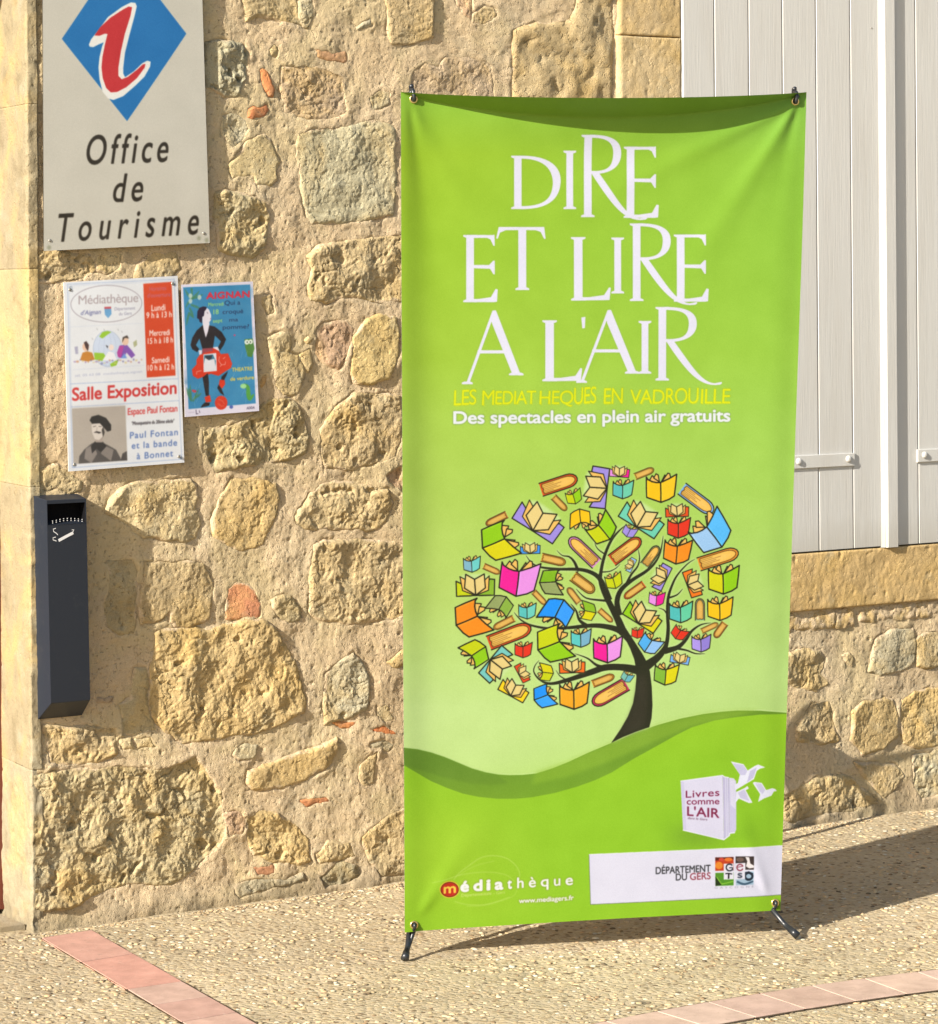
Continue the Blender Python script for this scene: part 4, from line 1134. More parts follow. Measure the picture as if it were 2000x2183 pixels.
cv.poly([(330, 985), (480, 970), (560, 1010), (590, 1055), (690, 1045), (720, 1120), (748, 1190), (730, 1250), (650, 1300), (560, 1360), (450, 1330), (380, 1360), (270, 1400), (200, 1360), (185, 1270), (250, 1200), (250, 1130), (290, 1070), (330, 1050)], RD)
cv.poly([(330, 980), (470, 968), (480, 1010), (335, 1045)], (150, 60, 70))
cv.poly([(345, 1060), (525, 1040), (535, 1290), (350, 1308)], (225, 226, 236)); cv.poly([(355, 1070), (480, 1060), (520, 1150), (515, 1230), (500, 1120), (430, 1140), (370, 1110), (350, 1200)], (60, 120, 150)); cv.poly([(365, 1080), (470, 1070), (460, 1120), (420, 1140), (380, 1115)], (40, 50, 60))
for l_ in ([(570, 1090), (560, 1150), (600, 1205), (650, 1200), (655, 1160)], [(620, 1120), (650, 1100)], [(250, 1340), (255, 1300), (320, 1285)], [(600, 1205), (580, 1230)]): cv.line(l_, 2.4, (240, 170, 160))
cv.poly([(335, 1380), (410, 1320), (425, 1450), (425, 1640), (380, 1640), (355, 1500)], BK); cv.poly([(600, 1370), (690, 1290), (670, 1350), (635, 1420), (595, 1410)], BK)
cv.poly([(365, 1660), (440, 1630), (458, 1725), (380, 1735)], RD); cv.poly([(370, 1735), (440, 1740), (430, 1780), (310, 1810), (330, 1770)], BK)
cv.poly([(575, 1410), (645, 1420), (650, 1480), (610, 1540), (560, 1500)], RD); cv.poly([(560, 1480), (600, 1540), (640, 1640), (580, 1600), (540, 1530)], BK)
cv.ellipse(595, 1740, 87, 100, (208, 50, 30)); cv.line([(560, 1690), (610, 1710), (640, 1760)], 1.5, (230, 130, 100)); cv.line([(550, 1750), (600, 1790), (640, 1785)], 1.5, (230, 130, 100))
cv.poly([(915, 850), (1030, 840), (1055, 980), (1020, 1100), (960, 1090), (925, 960)], (70, 125, 55)); cv.ellipse(950, 890, 32, 34, (225, 235, 225)); cv.ellipse(1003, 885, 28, 32, (225, 235, 225)); cv.ellipse(955, 890, 9, 11, (40, 60, 40)); cv.ellipse(998, 888, 9, 11, (40, 60, 40))
cv.taper([(900, 1500), (960, 1520), (970, 1620), (990, 1680), (1045, 1620)], [22, 18, 22, 20, 5], (70, 150, 60)); cv.ellipse(900, 1505, 42, 34, (150, 215, 140))
cv.text('THEATRE', (745, 1300), (1025, 1280), 50, (215, 190, 80), .03); cv.text('de verdure', (722, 1430), (1045, 1405), 50, (215, 190, 80), .03)
for k in range(16): x_, y_ = rr.uniform(740, 1040), rr.uniform(1000, 1700); cv.line([(x_, y_), (x_ + rr.uniform(-30, 30), y_ + rr.uniform(30, 90))], 1.2, (180, 210, 225), .5)
for k in range(8): x_, y_ = rr.uniform(170, 330), rr.uniform(1450, 1800); cv.line([(x_, y_), (x_ + rr.uniform(-30, 30), y_ - rr.uniform(30, 70))], 1.2, (180, 215, 215), .5)
cv.ellipse(780, 795, 13, 13, (190, 60, 110)); cv.ellipse(735, 1800, 26, 26, (70, 95, 170)); cv.text('ADDA', (945, 1835), (1055, 1825), 34, (70, 65, 90), .03); cv.line([(245, 1840), (250, 1900), (275, 1895)], 3, (60, 45, 70)); cv.line([(290, 1850), (300, 1885)], 2.5, (60, 45, 70)); cv.text('commune', (140, 1885), (225, 1878), 16, (150, 130, 160))
cv.fade(2.0, .10, (190, 196, 205))
M_P2 = print_mat('play_poster_print', cv.image('play_poster_print'), .80, .25, .5, (7, .003, .4))
p2 = empty('play_poster', wpt(*TL, HQ), 'smaller blue poster of a woman in red shorts, headed AIGNAN', 'poster')
sheet('printed_sheet', TL, ex, ey, w, hg, HQ, .0010, p2, M_P2, M_WHITEEDGE, bend=lambda A, B: .0008 * np.sin(A * 4 + B * 3))
v_, f_ = boxm(TL[0] + .03, TL[0] + w - .03, TL[1] - hg + .03, TL[1] - .03, .002, HQ - .004)
mesh('backing_board', v_, f_, p2, M_WHITEEDGE, False)
v_, f_ = boxm(.085, .32, 1.04, 1.40, .002, HP - .004)
mesh('backing_board', v_, f_, p1, M_WHITEEDGE, False)

# ---- wall ashtray
ash = empty('wall_ashtray', wpt(0, .46, 0), 'tall black wall ashtray with white cigarette symbol beside the stone corner', 'ashtray')
D = 0.052
bl = np.array([wall(82, 1534, .004), wall(176, 1524, .004), wall(164, 1055, .004), wall(72, 1057, .004)])   # BL BR TR TL at the back
b0, b1 = bl[0, 0] , bl[1, 0]; zb, zt = bl[0, 1], bl[3, 1]
tl = 0.010                                                   # leans a hair
lean = (bl[3, 0] - bl[0, 0]) / (zt - zb)
def A_(u, v, h): return wpt(u + (v - zb) * lean, v, h)
bev = 0.008
fu0, fu1, fv0, fv1 = b0 + bev, b1 - .004, zb + .040, zt - .008
oz0, oz1 = zt - .062, zt - .016                              # opening
ou0, ou1 = fu0 + .0012, fu1 - .003
M_ASH = mat_base('black_powder_coat', (.014, .018, .027), .45, .4); g = NB(M_ASH); g.nrm(g.bump(g.noise(500, 2, .5), .0004, .5))
g.col(g.mix((.014, .018, .027), (.05, .05, .05), g.ramp(g.noise(26, 6, .75), [(.58, 0.0), (.80, .5)])))
M_HOLE = mat_base('ashtray_inside', (.004, .004, .005), .8, .1)
V = []; Fc = []
def quad(*ps):
    k = len(V); V.extend([A_(*p) for p in ps]); Fc.append(tuple(range(k, k + len(ps))))
B_ = .002
quad((b0, zb, B_), (b0, zt, B_), (fu0, fv1, D), (fu0, fv0, D))                       # left side
quad((b1, zb, B_), (fu1, fv0, D), (fu1, fv1, D), (b1, zt, B_))                       # right side
quad((b0, zb, B_), (fu0, fv0, D), (fu1, fv0, D), (b1, zb, B_))                       # bottom
quad((b0, zt, B_), (b1, zt, B_), (fu1, fv1, D), (fu0, fv1, D))                       # top
quad((fu0, fv0, D), (fu0, oz0, D), (fu1, oz0, D), (fu1, fv0, D))                     # front panel
quad((fu0, oz1, D), (fu0, fv1, D), (fu1, fv1, D), (fu1, oz1, D))
quad((fu0, oz0, D), (fu0, oz1, D), (ou0, oz1, D), (ou0, oz0, D)); quad((ou1, oz0, D), (ou1, oz1, D), (fu1, oz1, D), (fu1, oz0, D))
body = mesh('casing', V, Fc, ash, M_ASH, False)
bm_ = bmesh.new(); bm_.from_mesh(body.data); bmesh.ops.remove_doubles(bm_, verts=bm_.verts, dist=1e-5)
bmesh.ops.recalc_face_normals(bm_, faces=bm_.faces)
eds = [e for e in bm_.edges if len(e.link_faces) == 2 and e.calc_face_angle(0) > .3]
bmesh.ops.bevel(bm_, geom=eds, offset=.0012, segments=2, affect='EDGES', profile=.5)
bm_.to_mesh(body.data); bm_.free()
V = []; Fc = []
di = .028
quad((ou0, oz0, D), (ou0, oz0, D - di), (ou0, oz1, D - di), (ou0, oz1, D)); quad((ou1, oz0, D), (ou1, oz1, D), (ou1, oz1, D - di), (ou1, oz0, D - di))
quad((ou0, oz1, D), (ou0, oz1, D - di), (ou1, oz1, D - di), (ou1, oz1, D)); quad((ou0, oz0, D - di), (ou1, oz0, D - di), (ou1, oz1, D - di), (ou0, oz1, D - di))
mesh('opening', V, Fc, ash, M_HOLE, False)
# perforated tray lip in the opening
V = []; Fc = []
quad((ou0, oz0 - .0005, D + .0006), (ou1, oz0 - .0005, D + .0006), (ou1, oz0 + .008, D - di + .001), (ou0, oz0 + .008, D - di + .001))
tray = mesh('stub_tray', V, Fc, ash, M_ASH, False)
M_PW = mat_base('white_screen_print', (.62, .62, .62), .5, .3)
k = 0
for r_ in range(2):
    for c_ in range(9):
        uu = ou0 + .012 + c_ * (ou1 - ou0 - .02) / 8; zz = oz0 + .004 + .004 * math.sin(c_ / 8 * math.pi) + r_ * .0042
        disc_head('perforation', A_(uu, zz, D - .0018 + .0004 if False else D + .0004), N, .0012, .0004, tray, M_PW, 8)
        k += 1
# cigarette symbol: survey crop c
def ash_pt(p):
    q = plane_st([px('c', p)], O + (D + .0005) * N, U, N)[0]; return q
def strip(pts, wd, name, parent, mat):
    P_ = [ash_pt(p) for p in pts]; V, Fc = [], []
    for i, p in enumerate(P_):
        a, b = P_[max(i - 1, 0)], P_[min(i + 1, len(P_) - 1)]
        d = (b - a) / max(np.linalg.norm(b - a), 1e-9); n_ = np.array([-d[1], d[0]]) * wd / 2
        V += [wpt(*(p + n_), D + .0005), wpt(*(p - n_), D + .0005)]
        if i: Fc.append((2 * i - 2, 2 * i - 1, 2 * i + 1, 2 * i))
    return mesh(name, V, Fc, parent, mat, False)
strip([(420, 512), (470, 485), (525, 456)], .0065, 'cigarette_symbol', body, M_PW)
strip([(400, 424), (382, 430), (385, 448), (405, 460), (415, 472)], .0018, 'smoke_symbol', body, M_PW)
strip([(400, 487), (380, 492), (382, 508), (405, 515)], .0018, 'smoke_symbol', body, M_PW)
strip([(515, 436), (530, 434), (522, 452)], .0018, 'smoke_symbol', body, M_PW)

# ------------------------------------------------------------------ shutters
M_SHUT = mat_base('pale_grey_shutter_paint', (.52, .515, .50), .5, .4); g = NB(M_SHUT)
g.col(g.mix((.515, .508, .48), (.46, .44, .40), g.ramp(g.noise(4, 5, .6, g.mapping((6, 6, .8))), [(.45, 0.0), (.8, .6)])))
_c = g.b.inputs['Base Color'].links[0].from_socket
_c = g.mix(_c, (.30, .25, .19), g.ramp(g.noise(38, 5, .8), [(.70, 0.0), (.74, .75)]))                       # small chips and fly specks
_s = g.n('SeparateXYZ'); g.l(g.co, _s.inputs[0])
_z = g.math('ADD', _s.outputs['Z'], g.math('MULTIPLY', g.math('SUBTRACT', g.noise(12, 4, .6, g.mapping((3, 3, .5))), .5), .12))
g.col(g.mix(_c, (.36, .33, .27), g.ramp(_z, [(.72, .40), (.80, 0.0)])))                                     # splash dirt along the foot of the boards
g.nrm(g.bump(g.noise(70, 5, .65, g.mapping((3, 3, .12))), .0012, .55))
SH0, SHT = -0.004, 0.016             # back and front of the boards
SHF = 0.0125
def uof(x, y=300, h=SHF): return wall(x, y, h)[0]
BZ0, BZ1 = 0.715, 2.40
def board(u0, u1, parent, bevw=.0028, h1=SHF):
    prof = [(u0, -.012), (u0, h1 - .0035), (u0 + bevw, h1), (u1 - bevw, h1), (u1, h1 - .0035), (u1, -.012)]
    V = [wpt(u, z, h) for z in (BZ0, BZ1) for u, h in prof]
    n_ = len(prof); Fc = [(i, (i + 1) % n_, n_ + (i + 1) % n_, n_ + i) for i in range(n_)] + [tuple(range(n_))[::-1], tuple(range(n_, 2 * n_))]
    return mesh('board', V, Fc, parent, M_SHUT, False)
def leaf(label, edges_u):
    r = empty('shutter', wpt(edges_u[0], BZ0, 0), label, 'shutter')
    for a, b in zip(edges_u[:-1], edges_u[1:]): board(a + .0004, b - .0004, r)
    v_, f_ = boxm(edges_u[0] + .002, edges_u[-1] - .002, BZ0 + .003, BZ1 - .003, -.030, -.0125)
    mesh('backing_panel', v_, f_, r, M_SHUT, False)
    return r
def bar(name, prof_uh, z0, z1, parent, mat, slope=0):
    V = [wpt(u, z, h) for z in (z0, z1) for u, h in prof_uh]; n_ = len(prof_uh)
    Fc = [(i, (i + 1) % n_, n_ + (i + 1) % n_, n_ + i) for i in range(n_)] + [tuple(range(n_))[::-1], tuple(range(n_, 2 * n_))]
    return mesh(name, V, Fc, parent, mat, False)
e1 = [WIN_U0] + [uof(x) for x in (1524.5, 1597.5, 1669.5, 1741, 1814)] + [uof(1889)]
sh1 = leaf('left leaf of the pale grey board shutters, behind the banner', e1)
u_a = uof(1872)
Bh = .0250
batten = bar('cover_batten', [(u_a, SHF - .001), (u_a + .011, SHF + .0052), (u_a + .0125, SHF + .0040), (u_a + .0145, Bh - .0012), (u_a + .0160, Bh), (u_a + .050, Bh), (u_a + .0515, Bh - .0015), (u_a + .0515, SHF - .001)], BZ0 - .004, BZ1, sh1, M_SHUT)
e2 = [uof(1889) + .002, uof(1953)] ; wB = (e1[4] - e1[3])
while e2[-1] < 4.0: e2.append(e2[-1] + wB)
sh2 = leaf('right leaf of the pale grey board shutters, cut off by the picture edge', e2)
def strap(u0, u1, zc, parent, bolts):
    hgt_ = .034
    V, Fc = [], []
    h0, h1 = SHF + .0002, SHF + .0055; b_ = .0012
    rings = [[(u0, zc - hgt_ / 2), (u1, zc - hgt_ / 2), (u1, zc + hgt_ / 2), (u0, zc + hgt_ / 2)]]
    rings.append(rings[0]); rings.append([(u0 + b_, zc - hgt_ / 2 + b_), (u1 - b_, zc - hgt_ / 2 + b_), (u1 - b_, zc + hgt_ / 2 - b_), (u0 + b_, zc + hgt_ / 2 - b_)])
    for r_, h in zip(rings, (h0, h1 - b_, h1)): V += [wpt(u, z, h) for u, z in r_]
    for q in range(2):
        for j in range(4): Fc.append((q * 4 + j, q * 4 + (j + 1) % 4, q * 4 + 4 + (j + 1) % 4, q * 4 + 4 + j))
    Fc.append((8, 9, 10, 11))
    s_ = mesh('strap_hinge', V, Fc, parent, M_SHUT, False)
    for b in bolts: disc_head('bolt', wpt(b, zc + .002, h1), N, .0088, .006, s_, M_SHUT, 16)
zs = wall(1760, 982, SHF)[1]
uend = wall(1820, 982, SHF)[0]
strap(WIN_U0 + .02, uend, zs, sh1, [wall(1806, 979, SHF)[0], wall(1700, 983, SHF)[0], WIN_U0 + .10])
strap(wall(1954, 970, SHF)[0], 4.0, zs, sh2, [wall(1968, 969, SHF)[0], wall(1968, 969, SHF)[0] + .17, 3.6])
strap(WIN_U0 + .02, uend, 2.28, sh1, [uend - .02, WIN_U0 + .10]); strap(wall(1954, 970, SHF)[0], 4.0, 2.28, sh2, [wall(1968, 969, SHF)[0]])
# small catch nail on the batten near the top
disc_head('nail', wpt(uof(1858, 60), wall(1858, 61)[1], SHF), N, .0025, .0012, sh1, M_STEEL, 10)
# ------------------------------------------------------------------ the banner stand
FL, FRt = gnd(862, 2052), gnd(1700, 2003)
BU = (FRt - FL) / np.linalg.norm(FRt - FL)
BN = np.array([BU[1], -BU[0], 0.0])               # towards the viewer
BO = FL - BN * 0.030
def bst(p): return plane_st([p], BO, BU, BN)[0]
cBL, cBR, cTR, cTL = bst((861, 1986)), bst((1665, 1941)), bst((1721, 196)), bst((851, 197))
crease_mid = bst((1275, 252)); top_mid = bst((1275, 214))
T_PPM = 1090
T_W, T_H = int(0.96 * T_PPM), int(1.86 * T_PPM)
T0 = np.array([min(cBL[0], cTL[0]) - .02, 1.865])
def bmap(p):
    q = plane_st(p, BO, BU, BN) - T0
    return np.stack([q[:, 0] * T_PPM, -q[:, 1] * T_PPM], -1)
cv = Canvas(T_W, T_H, (160, 208, 60), bmap)
# ground colours of the print, in survey px
ys = np.array([150, 330, 520, 760, 900, 1060, 1250, 1420, 1500, 1620, 2000])
cL = np.array([(150,205,70),(166,205,40),(164,206,44),(170,208,56),(178,214,76),(182,214,88),(190,218,104),(198,228,128),(204,232,140),(204,232,140),(204,232,140)], float)
cRr = np.array([(148,205,80),(146,200,60),(150,203,60),(158,208,66),(164,212,78),(168,213,86),(176,216,104),(186,222,120),(190,224,126),(190,224,126),(190,224,126)], float)
jj = np.arange(T_H); vv_ = 1.865 - jj / T_PPM
py = CY + (EYE - vv_) * F_PX / 6.42
uu_ = np.linspace(0, 1, T_W)
for k in range(3):
    l_ = np.interp(py, ys, cL[:, k]); r_ = np.interp(py, ys, cRr[:, k])
    cv.a[..., k] = (l_[:, None] * (1 - uu_) + r_[:, None] * uu_) / 255
# hill
cv.at(840, 1450, 2.052)
top = [(0, 283), (45, 288), (100, 295), (160, 310), (220, 330), (280, 355), (340, 380), (400, 397), (450, 406), (500, 409), (560, 408), (620, 402), (690, 380), (760, 352), (850, 310), (950, 268), (1050, 225), (1150, 190), (1250, 162), (1350, 142), (1430, 132), (1500, 127), (1600, 128), (1760, 142)]
cv.poly(top + [(1760, 1400), (0, 1400)], (208, 236, 150), 1.0)
top2 = [(x, y + 5) for x, y in top]
cv.poly(top2 + [(1760, 1400), (0, 1400)], (108, 150, 36))
GH = (152, 204, 34)
low = [(0, 350), (45, 372), (160, 440), (230, 470), (300, 495), (370, 509), (450, 517), (530, 517), (600, 511), (700, 492), (800, 464), (880, 435), (950, 402), (1050, 340), (1150, 285), (1230, 240), (1300, 205), (1400, 175), (1500, 160), (1600, 150), (1760, 148)]
cv.poly([(0, 283)] + [(x, y + 6) for x, y in top[1:9]] + [(500, 450), (430, 457), (340, 452), (240, 430), (120, 395), (0, 355)], (92, 130, 34), .55, blur=2)
cv.poly([(620, 402), (760, 354), (950, 272), (1150, 194), (1350, 146), (1500, 131), (1600, 131), (1500, 158), (1300, 200), (1150, 262), (950, 350), (760, 420), (600, 455)], (146, 186, 48), .55, blur=4)
cv.poly(low + [(1760, 1400), (0, 1400)], GH)
# soft tone of the lower field
for k_, (x_, y_, rx, ry, c_, a_) in enumerate([(1450, 560, 380, 260, (140, 200, 30), .6), (300, 800, 380, 260, (168, 208, 44), .6), (900, 700, 500, 300, (146, 204, 36), .4)]):
    cv.ellipse(x_, y_, rx, ry, c_, a_, blur=60, sub=1)

# lettering: drawn roman capitals with serifs
WH = (236, 234, 244)
def serif_h(x0, x1, y, t, up):   # horizontal serif bar on a stem end
    return [(x0 - 13, y), (x1 + 13, y), (x1 + 13, y + up * t), (x1 + 2, y + up * t * 1.7), (x0 - 2, y + up * t * 1.7), (x0 - 13, y + up * t)]
def bez(p0, p1, p2, p3, n=14):
    t = np.linspace(0, 1, n)[:, None]
    p0, p1, p2, p3 = map(lambda p: np.array(p, float), (p0, p1, p2, p3))
    return [tuple(q) for q in (1 - t) ** 3 * p0 + 3 * (1 - t) ** 2 * t * p1 + 3 * (1 - t) * t ** 2 * p2 + t ** 3 * p3]
def stem(x, y0, y1, w=34, top=True, bot=True):
    L = [[(x, y0 + 4), (x + w, y0 + 4), (x + w, y1 - 4), (x, y1 - 4)]]
    if top: L.append(serif_h(x, x + w, y0, 7, 1))
    if bot: L.append(serif_h(x, x + w, y1, 7, -1))
    return L
def gI(x0, x1, y0, y1):
    c = (x0 + x1) / 2; return stem(c - 15, y0, y1, 30)
def gD(x0, x1, y0, y1):
    L = stem(x0 + 18, y0, y1, 33)
    h = y1 - y0; xs = x0 + 48
    outer = bez((xs - 5, y0), (x1 - 20, y0 - 2), (x1 + 6, y0 + h * .3), (x1, y0 + h * .52)) + bez((x1, y0 + h * .52), (x1 - 6, y0 + h * .8), (x1 - 50, y1 + 2), (xs - 5, y1))
    inner = bez((xs - 5, y1 - 13), (x1 - 62, y1 - 12), (x1 - 38, y0 + h * .78), (x1 - 34, y0 + h * .52)) + bez((x1 - 34, y0 + h * .52), (x1 - 34, y0 + h * .3), (x1 - 60, y0 + 12), (xs - 5, y0 + 13))
    L.append(outer + inner); return L
def gE(x0, x1, y0, y1, w=34):
    L = stem(x0 + 16, y0, y1, w); h = y1 - y0; ym = y0 + h * .47
    L.append([(x0 + 16, y0), (x1 - 24, y0), (x1 - 18, y0 - 2), (x1 - 17, y0 + 48), (x1 - 23, y0 + 48), (x1 - 36, y0 + 20), (x1 - 50, y0 + 13), (x0 + 30, y0 + 13)])
    L.append([(x0 + 30, ym - 7), (x1 - 42, ym - 7), (x1 - 24, ym - 26), (x1 - 17, ym - 26), (x1 - 17, ym + 34), (x1 - 23, ym + 34), (x1 - 38, ym + 10), (x0 + 30, ym + 7)])
    L.append([(x0 + 16, y1), (x0 + 16, y1 - 14), (x0 + 70, y1 - 14), (x1 - 34, y1 - 22), (x1 - 14, y1 - 58), (x1 - 4, y1 - 56), (x1 - 7, y1 - 2), (x1 - 20, y1)])
    return L
def gL(x0, x1, y0, y1):
    L = stem(x0 + 18, y0, y1, 38)
    L.append([(x0 + 18, y1), (x0 + 18, y1 - 15), (x0 + 85, y1 - 15), (x1 - 30, y1 - 24), (x1 - 8, y1 - 58), (x1, y1 - 56), (x1 - 6, y1 - 2)]); return L
def gT(x0, x1, y0, y1):
    c = (x0 + x1) / 2 + 4
    L = stem(c - 17, y0, y1, 35, top=False)
    L.append([(x0 + 8, y0), (x1 - 6, y0), (x1, y0 + 52), (x1 - 7, y0 + 52), (x1 - 22, y0 + 22), (x1 - 45, y0 + 14), (x0 + 40, y0 + 14), (x0 + 14, y0 + 25), (x0 + 4, y0 + 52), (x0 - 3, y0 + 50)]); return L
def gR(x0, xb, y0, y1, lx, ly):
    w = 34; L = stem(x0 + 20, y0, y1, w)
    h = y1 - y0; ym = y0 + h * .46; xs = x0 + 50
    o_ = bez((xs - 6, y0), (xb - 40, y0 - 2), (xb, y0 + h * .08), (xb, y0 + h * .22)) + bez((xb, y0 + h * .24), (xb - 2, y0 + h * .38), (xb - 40, ym), (xs + 30, ym + 5))
    o_ = o_ + [(xs - 6, ym + 5), (xs - 6, ym - 8), (xs + 25, ym - 8)]
    i_ = bez((xs + 25, ym - 8), (xb - 50, ym - 10), (xb - 36, y0 + h * .36), (xb - 35, y0 + h * .22)) + bez((xb - 35, y0 + h * .22), (xb - 36, y0 + h * .08), (xb - 70, y0 + 12), (xs - 6, y0 + 13))
    L.append(o_ + i_)
    jx = xs + (xb - xs) * .26
    leg = bez((jx, ym - 2), (jx + (lx - jx) * .36, ly - h * .28), (jx + (lx - jx) * .56, ly - 12), (lx - 34, ly - 6)) + [(lx - 2, ly - 12), (lx, ly - 6), (lx - 8, ly)]
    leg += bez((lx - 30, ly + 2), (jx + (lx - jx) * .50, ly + 2), (jx + (lx - jx) * .24, ly - h * .20), (jx - 32, ym + 2))
    L.append(leg); return L
def gA(x0, x1, y0, y1, y2=None, wt=36):
    y2 = y2 or y1; ax = x0 + (x1 - x0) * .53
    L = []
    L.append([(ax - 10, y0), (ax + 4, y0 - 2), (x0 + 44, y1 - 4), (x0 + 30, y1 - 4)])
    L.append([(ax - 16, y0 + 36), (ax - 2, y0), (ax + 6, y0), (x1 - 24, y2 - 4), (x1 - 24 - wt, y2 - 4), (ax - 12, y0 + 56)])
    L.append(serif_h(x0 + 24, x0 + 46, y1, 7, -1)); L.append(serif_h(x1 - 62, x1 - 24, y2, 7, -1))
    yb = y0 + (y1 - y0) * .56; tl_ = (yb - y0) / (y1 - y0)
    L.append([(ax - 8 + (x0 + 36 - ax) * tl_, yb - 7), (ax + (x1 - 40 - ax) * tl_, yb - 7), (ax + (x1 - 34 - ax) * tl_, yb + 7), (ax - 8 + (x0 + 32 - ax) * tl_, yb + 7)])
    return L
cv.at(840, 170, 2.052)
LET = []
LET += gD(508, 730, 332, 566) + gI(742, 798, 310, 566) + gR(812, 995, 241, 601, 1110, 612) + gE(1003, 1164, 293, 604)
LET += gE(300, 458, 679, 973) + gT(450, 664, 644, 920) + gL(770, 950, 688, 966) + gI(952, 1008, 690, 935) + gR(1026, 1212, 628, 968, 1328, 984) + gE(1222, 1382, 677, 971)
LET += gA(286, 578, 1010, 1332, 1293) + gL(644, 824, 1052, 1319) + [[(820, 1040), (838, 1037), (836, 1086), (824, 1088)]] + gA(786, 1086, 1008, 1326, 1286) + gI(1070, 1128, 1055, 1286) + gR(1138, 1326, 994, 1316, 1437, 1334)
for p_ in LET: cv.poly(p_, (120, 150, 110), .35, blur=2.2, sub=2)
for p_ in LET: cv.poly(p_, WH)
YL = (236, 240, 0)
yt = 'LES MEDIATHEQUES EN VADROUILLE'
for s_, a, b, c_ in (('LES', (262, 1425), (360, 1420), 66), ('M', (385, 1424), (440, 1422), 64), ('EDIAT', (443, 1420), (622, 1418), 58), ('HEQ', (636, 1419), (785, 1418), 58), ('UES', (788, 1420), (885, 1414), 72), ('EN', (918, 1418), (1003, 1416), 68), ('VAD', (1035, 1418), (1185, 1417), 62), ('ROU', (1190, 1418), (1335, 1416), 68), ('ILLE', (1344, 1417), (1474, 1416), 64)):
    cv.text(s_, a, b, c_, YL, .0, .05, .9, outline=(150, 175, 30), ow=.8)
    cv.text(s_, (a[0] + 3, a[1] + 5), (b[0] + 1, b[1] + 2), c_ * 1.03, (220, 226, 10), .0, -.03, .9, .35)
cv.text('Des spectacles en plein air gratuits', (262, 1504), (1472, 1494), 52, (240, 243, 240), .028, 0, .97, outline=(110, 140, 80), ow=1.6)

# the tree of books
HALO = (206, 232, 150)
SB2, SB3, SB4, SB5 = (940, 960, 5.13), (1260, 960, 5.13), (940, 1230, 5.13), (1260, 1230, 5.13)
def to5(c, p):
    x = c[0] + p[0] / c[2]; y = c[1] + p[1] / c[2]
    return ((x - 1260) * 5.13, (y - 1230) * 5.13)
BR = [
 ([(SB5,(355,620)),(SB5,(300,480)),(SB5,(230,340)),(SB5,(150,180)),(SB3,(105,1430)),(SB3,(110,1330)),(SB3,(145,1170)),(SB3,(215,1000)),(SB3,(300,890)),(SB3,(395,808))], [95,80,66,58,48,38,34,30,20,4]),
 ([(SB5,(310,420)),(SB5,(285,270)),(SB5,(330,140)),(SB3,(450,1420)),(SB3,(600,1325)),(SB3,(700,1230)),(SB3,(762,1110)),(SB3,(792,935))], [70,60,52,40,34,26,18,4]),
 ([(SB3,(385,1465)),(SB3,(440,1360)),(SB3,(510,1270)),(SB3,(532,1180)),(SB3,(518,1085))], [30,24,18,12,4]),
 ([(SB3,(100,1332)),(SB3,(200,1325)),(SB3,(270,1292)),(SB3,(320,1245))], [16,12,9,4]),
 ([(SB3,(165,1142)),(SB3,(90,1092)),(SB3,(52,1040)),(SB3,(42,980))], [16,12,8,3]),
 ([(SB2,(1840,1640)),(SB2,(1790,1500)),(SB2,(1725,1390)),(SB2,(1630,1330)),(SB2,(1500,1302)),(SB2,(1300,1300)),(SB2,(1100,1280)),(SB2,(1000,1235)),(SB2,(933,1150))], [75,62,50,42,36,28,22,14,4]),
 ([(SB2,(1500,1310)),(SB2,(1460,1220)),(SB2,(1405,1165)),(SB2,(1330,1150)),(SB2,(1270,1095))], [36,28,18,10,3]),
 ([(SB2,(1500,1320)),(SB2,(1485,1370)),(SB2,(1430,1412))], [14,9,4]),
 ([(SB5,(420,680)),(SB5,(300,582)),(SB5,(150,540)),(SB5,(0,532)),(SB4,(1400,555)),(SB4,(1200,565)),(SB4,(1000,532)),(SB4,(880,472)),(SB4,(803,388))], [85,64,54,46,34,28,22,16,4]),
 ([(SB4,(1590,530)),(SB4,(1515,470)),(SB4,(1480,370)),(SB4,(1420,292))], [44,30,20,4]),
 ([(SB4,(1830,262)),(SB4,(1640,243)),(SB4,(1560,212)),(SB4,(1480,130))], [28,18,14,4]),
 ([(SB5,(540,1040)),(SB5,(470,1010)),(SB5,(320,985)),(SB5,(150,990)),(SB5,(0,1040)),(SB4,(1400,1122)),(SB4,(1200,1166)),(SB4,(1080,1122)),(SB4,(1018,1040)),(SB4,(1030,970)),(SB4,(1075,912))], [90,90,72,70,66,46,30,20,14,10,3]),
 ([(SB4,(1810,1000)),(SB4,(1700,962)),(SB4,(1600,888)),(SB4,(1465,838))], [50,28,16,4]),
 ([(SB4,(1370,1125)),(SB4,(1300,1080)),(SB4,(1258,1018))], [16,10,3]),
 ([(SB5,(560,1000)),(SB5,(700,900)),(SB5,(780,815)),(SB5,(825,720)),(SB5,(842,560)),(SB5,(835,400)),(SB5,(845,220)),(SB5,(900,60)),(SB3,(960,1345)),(SB3,(1060,1240)),(SB3,(1140,1190))], [120,84,66,46,40,36,32,24,18,12,3]),
 ([(SB5,(800,810)),(SB5,(940,770)),(SB5,(1030,690)),(SB5,(1100,590)),(SB5,(1200,522)),(SB5,(1310,500))], [70,52,38,28,16,4]),
 ([(SB5,(930,780)),(SB5,(1040,800)),(SB5,(1140,836)),(SB5,(1245,838))], [28,18,14,3]),
 ([(SB5,(850,228)),(SB5,(940,195)),(SB5,(1003,130))], [22,15,4]),
 ([(SB5,(832,410)),(SB5,(795,360)),(SB5,(735,338))], [18,12,3]),
]
k_px = T_PPM * 6.42 / F_PX / 5.13
cv.at(*SB5)
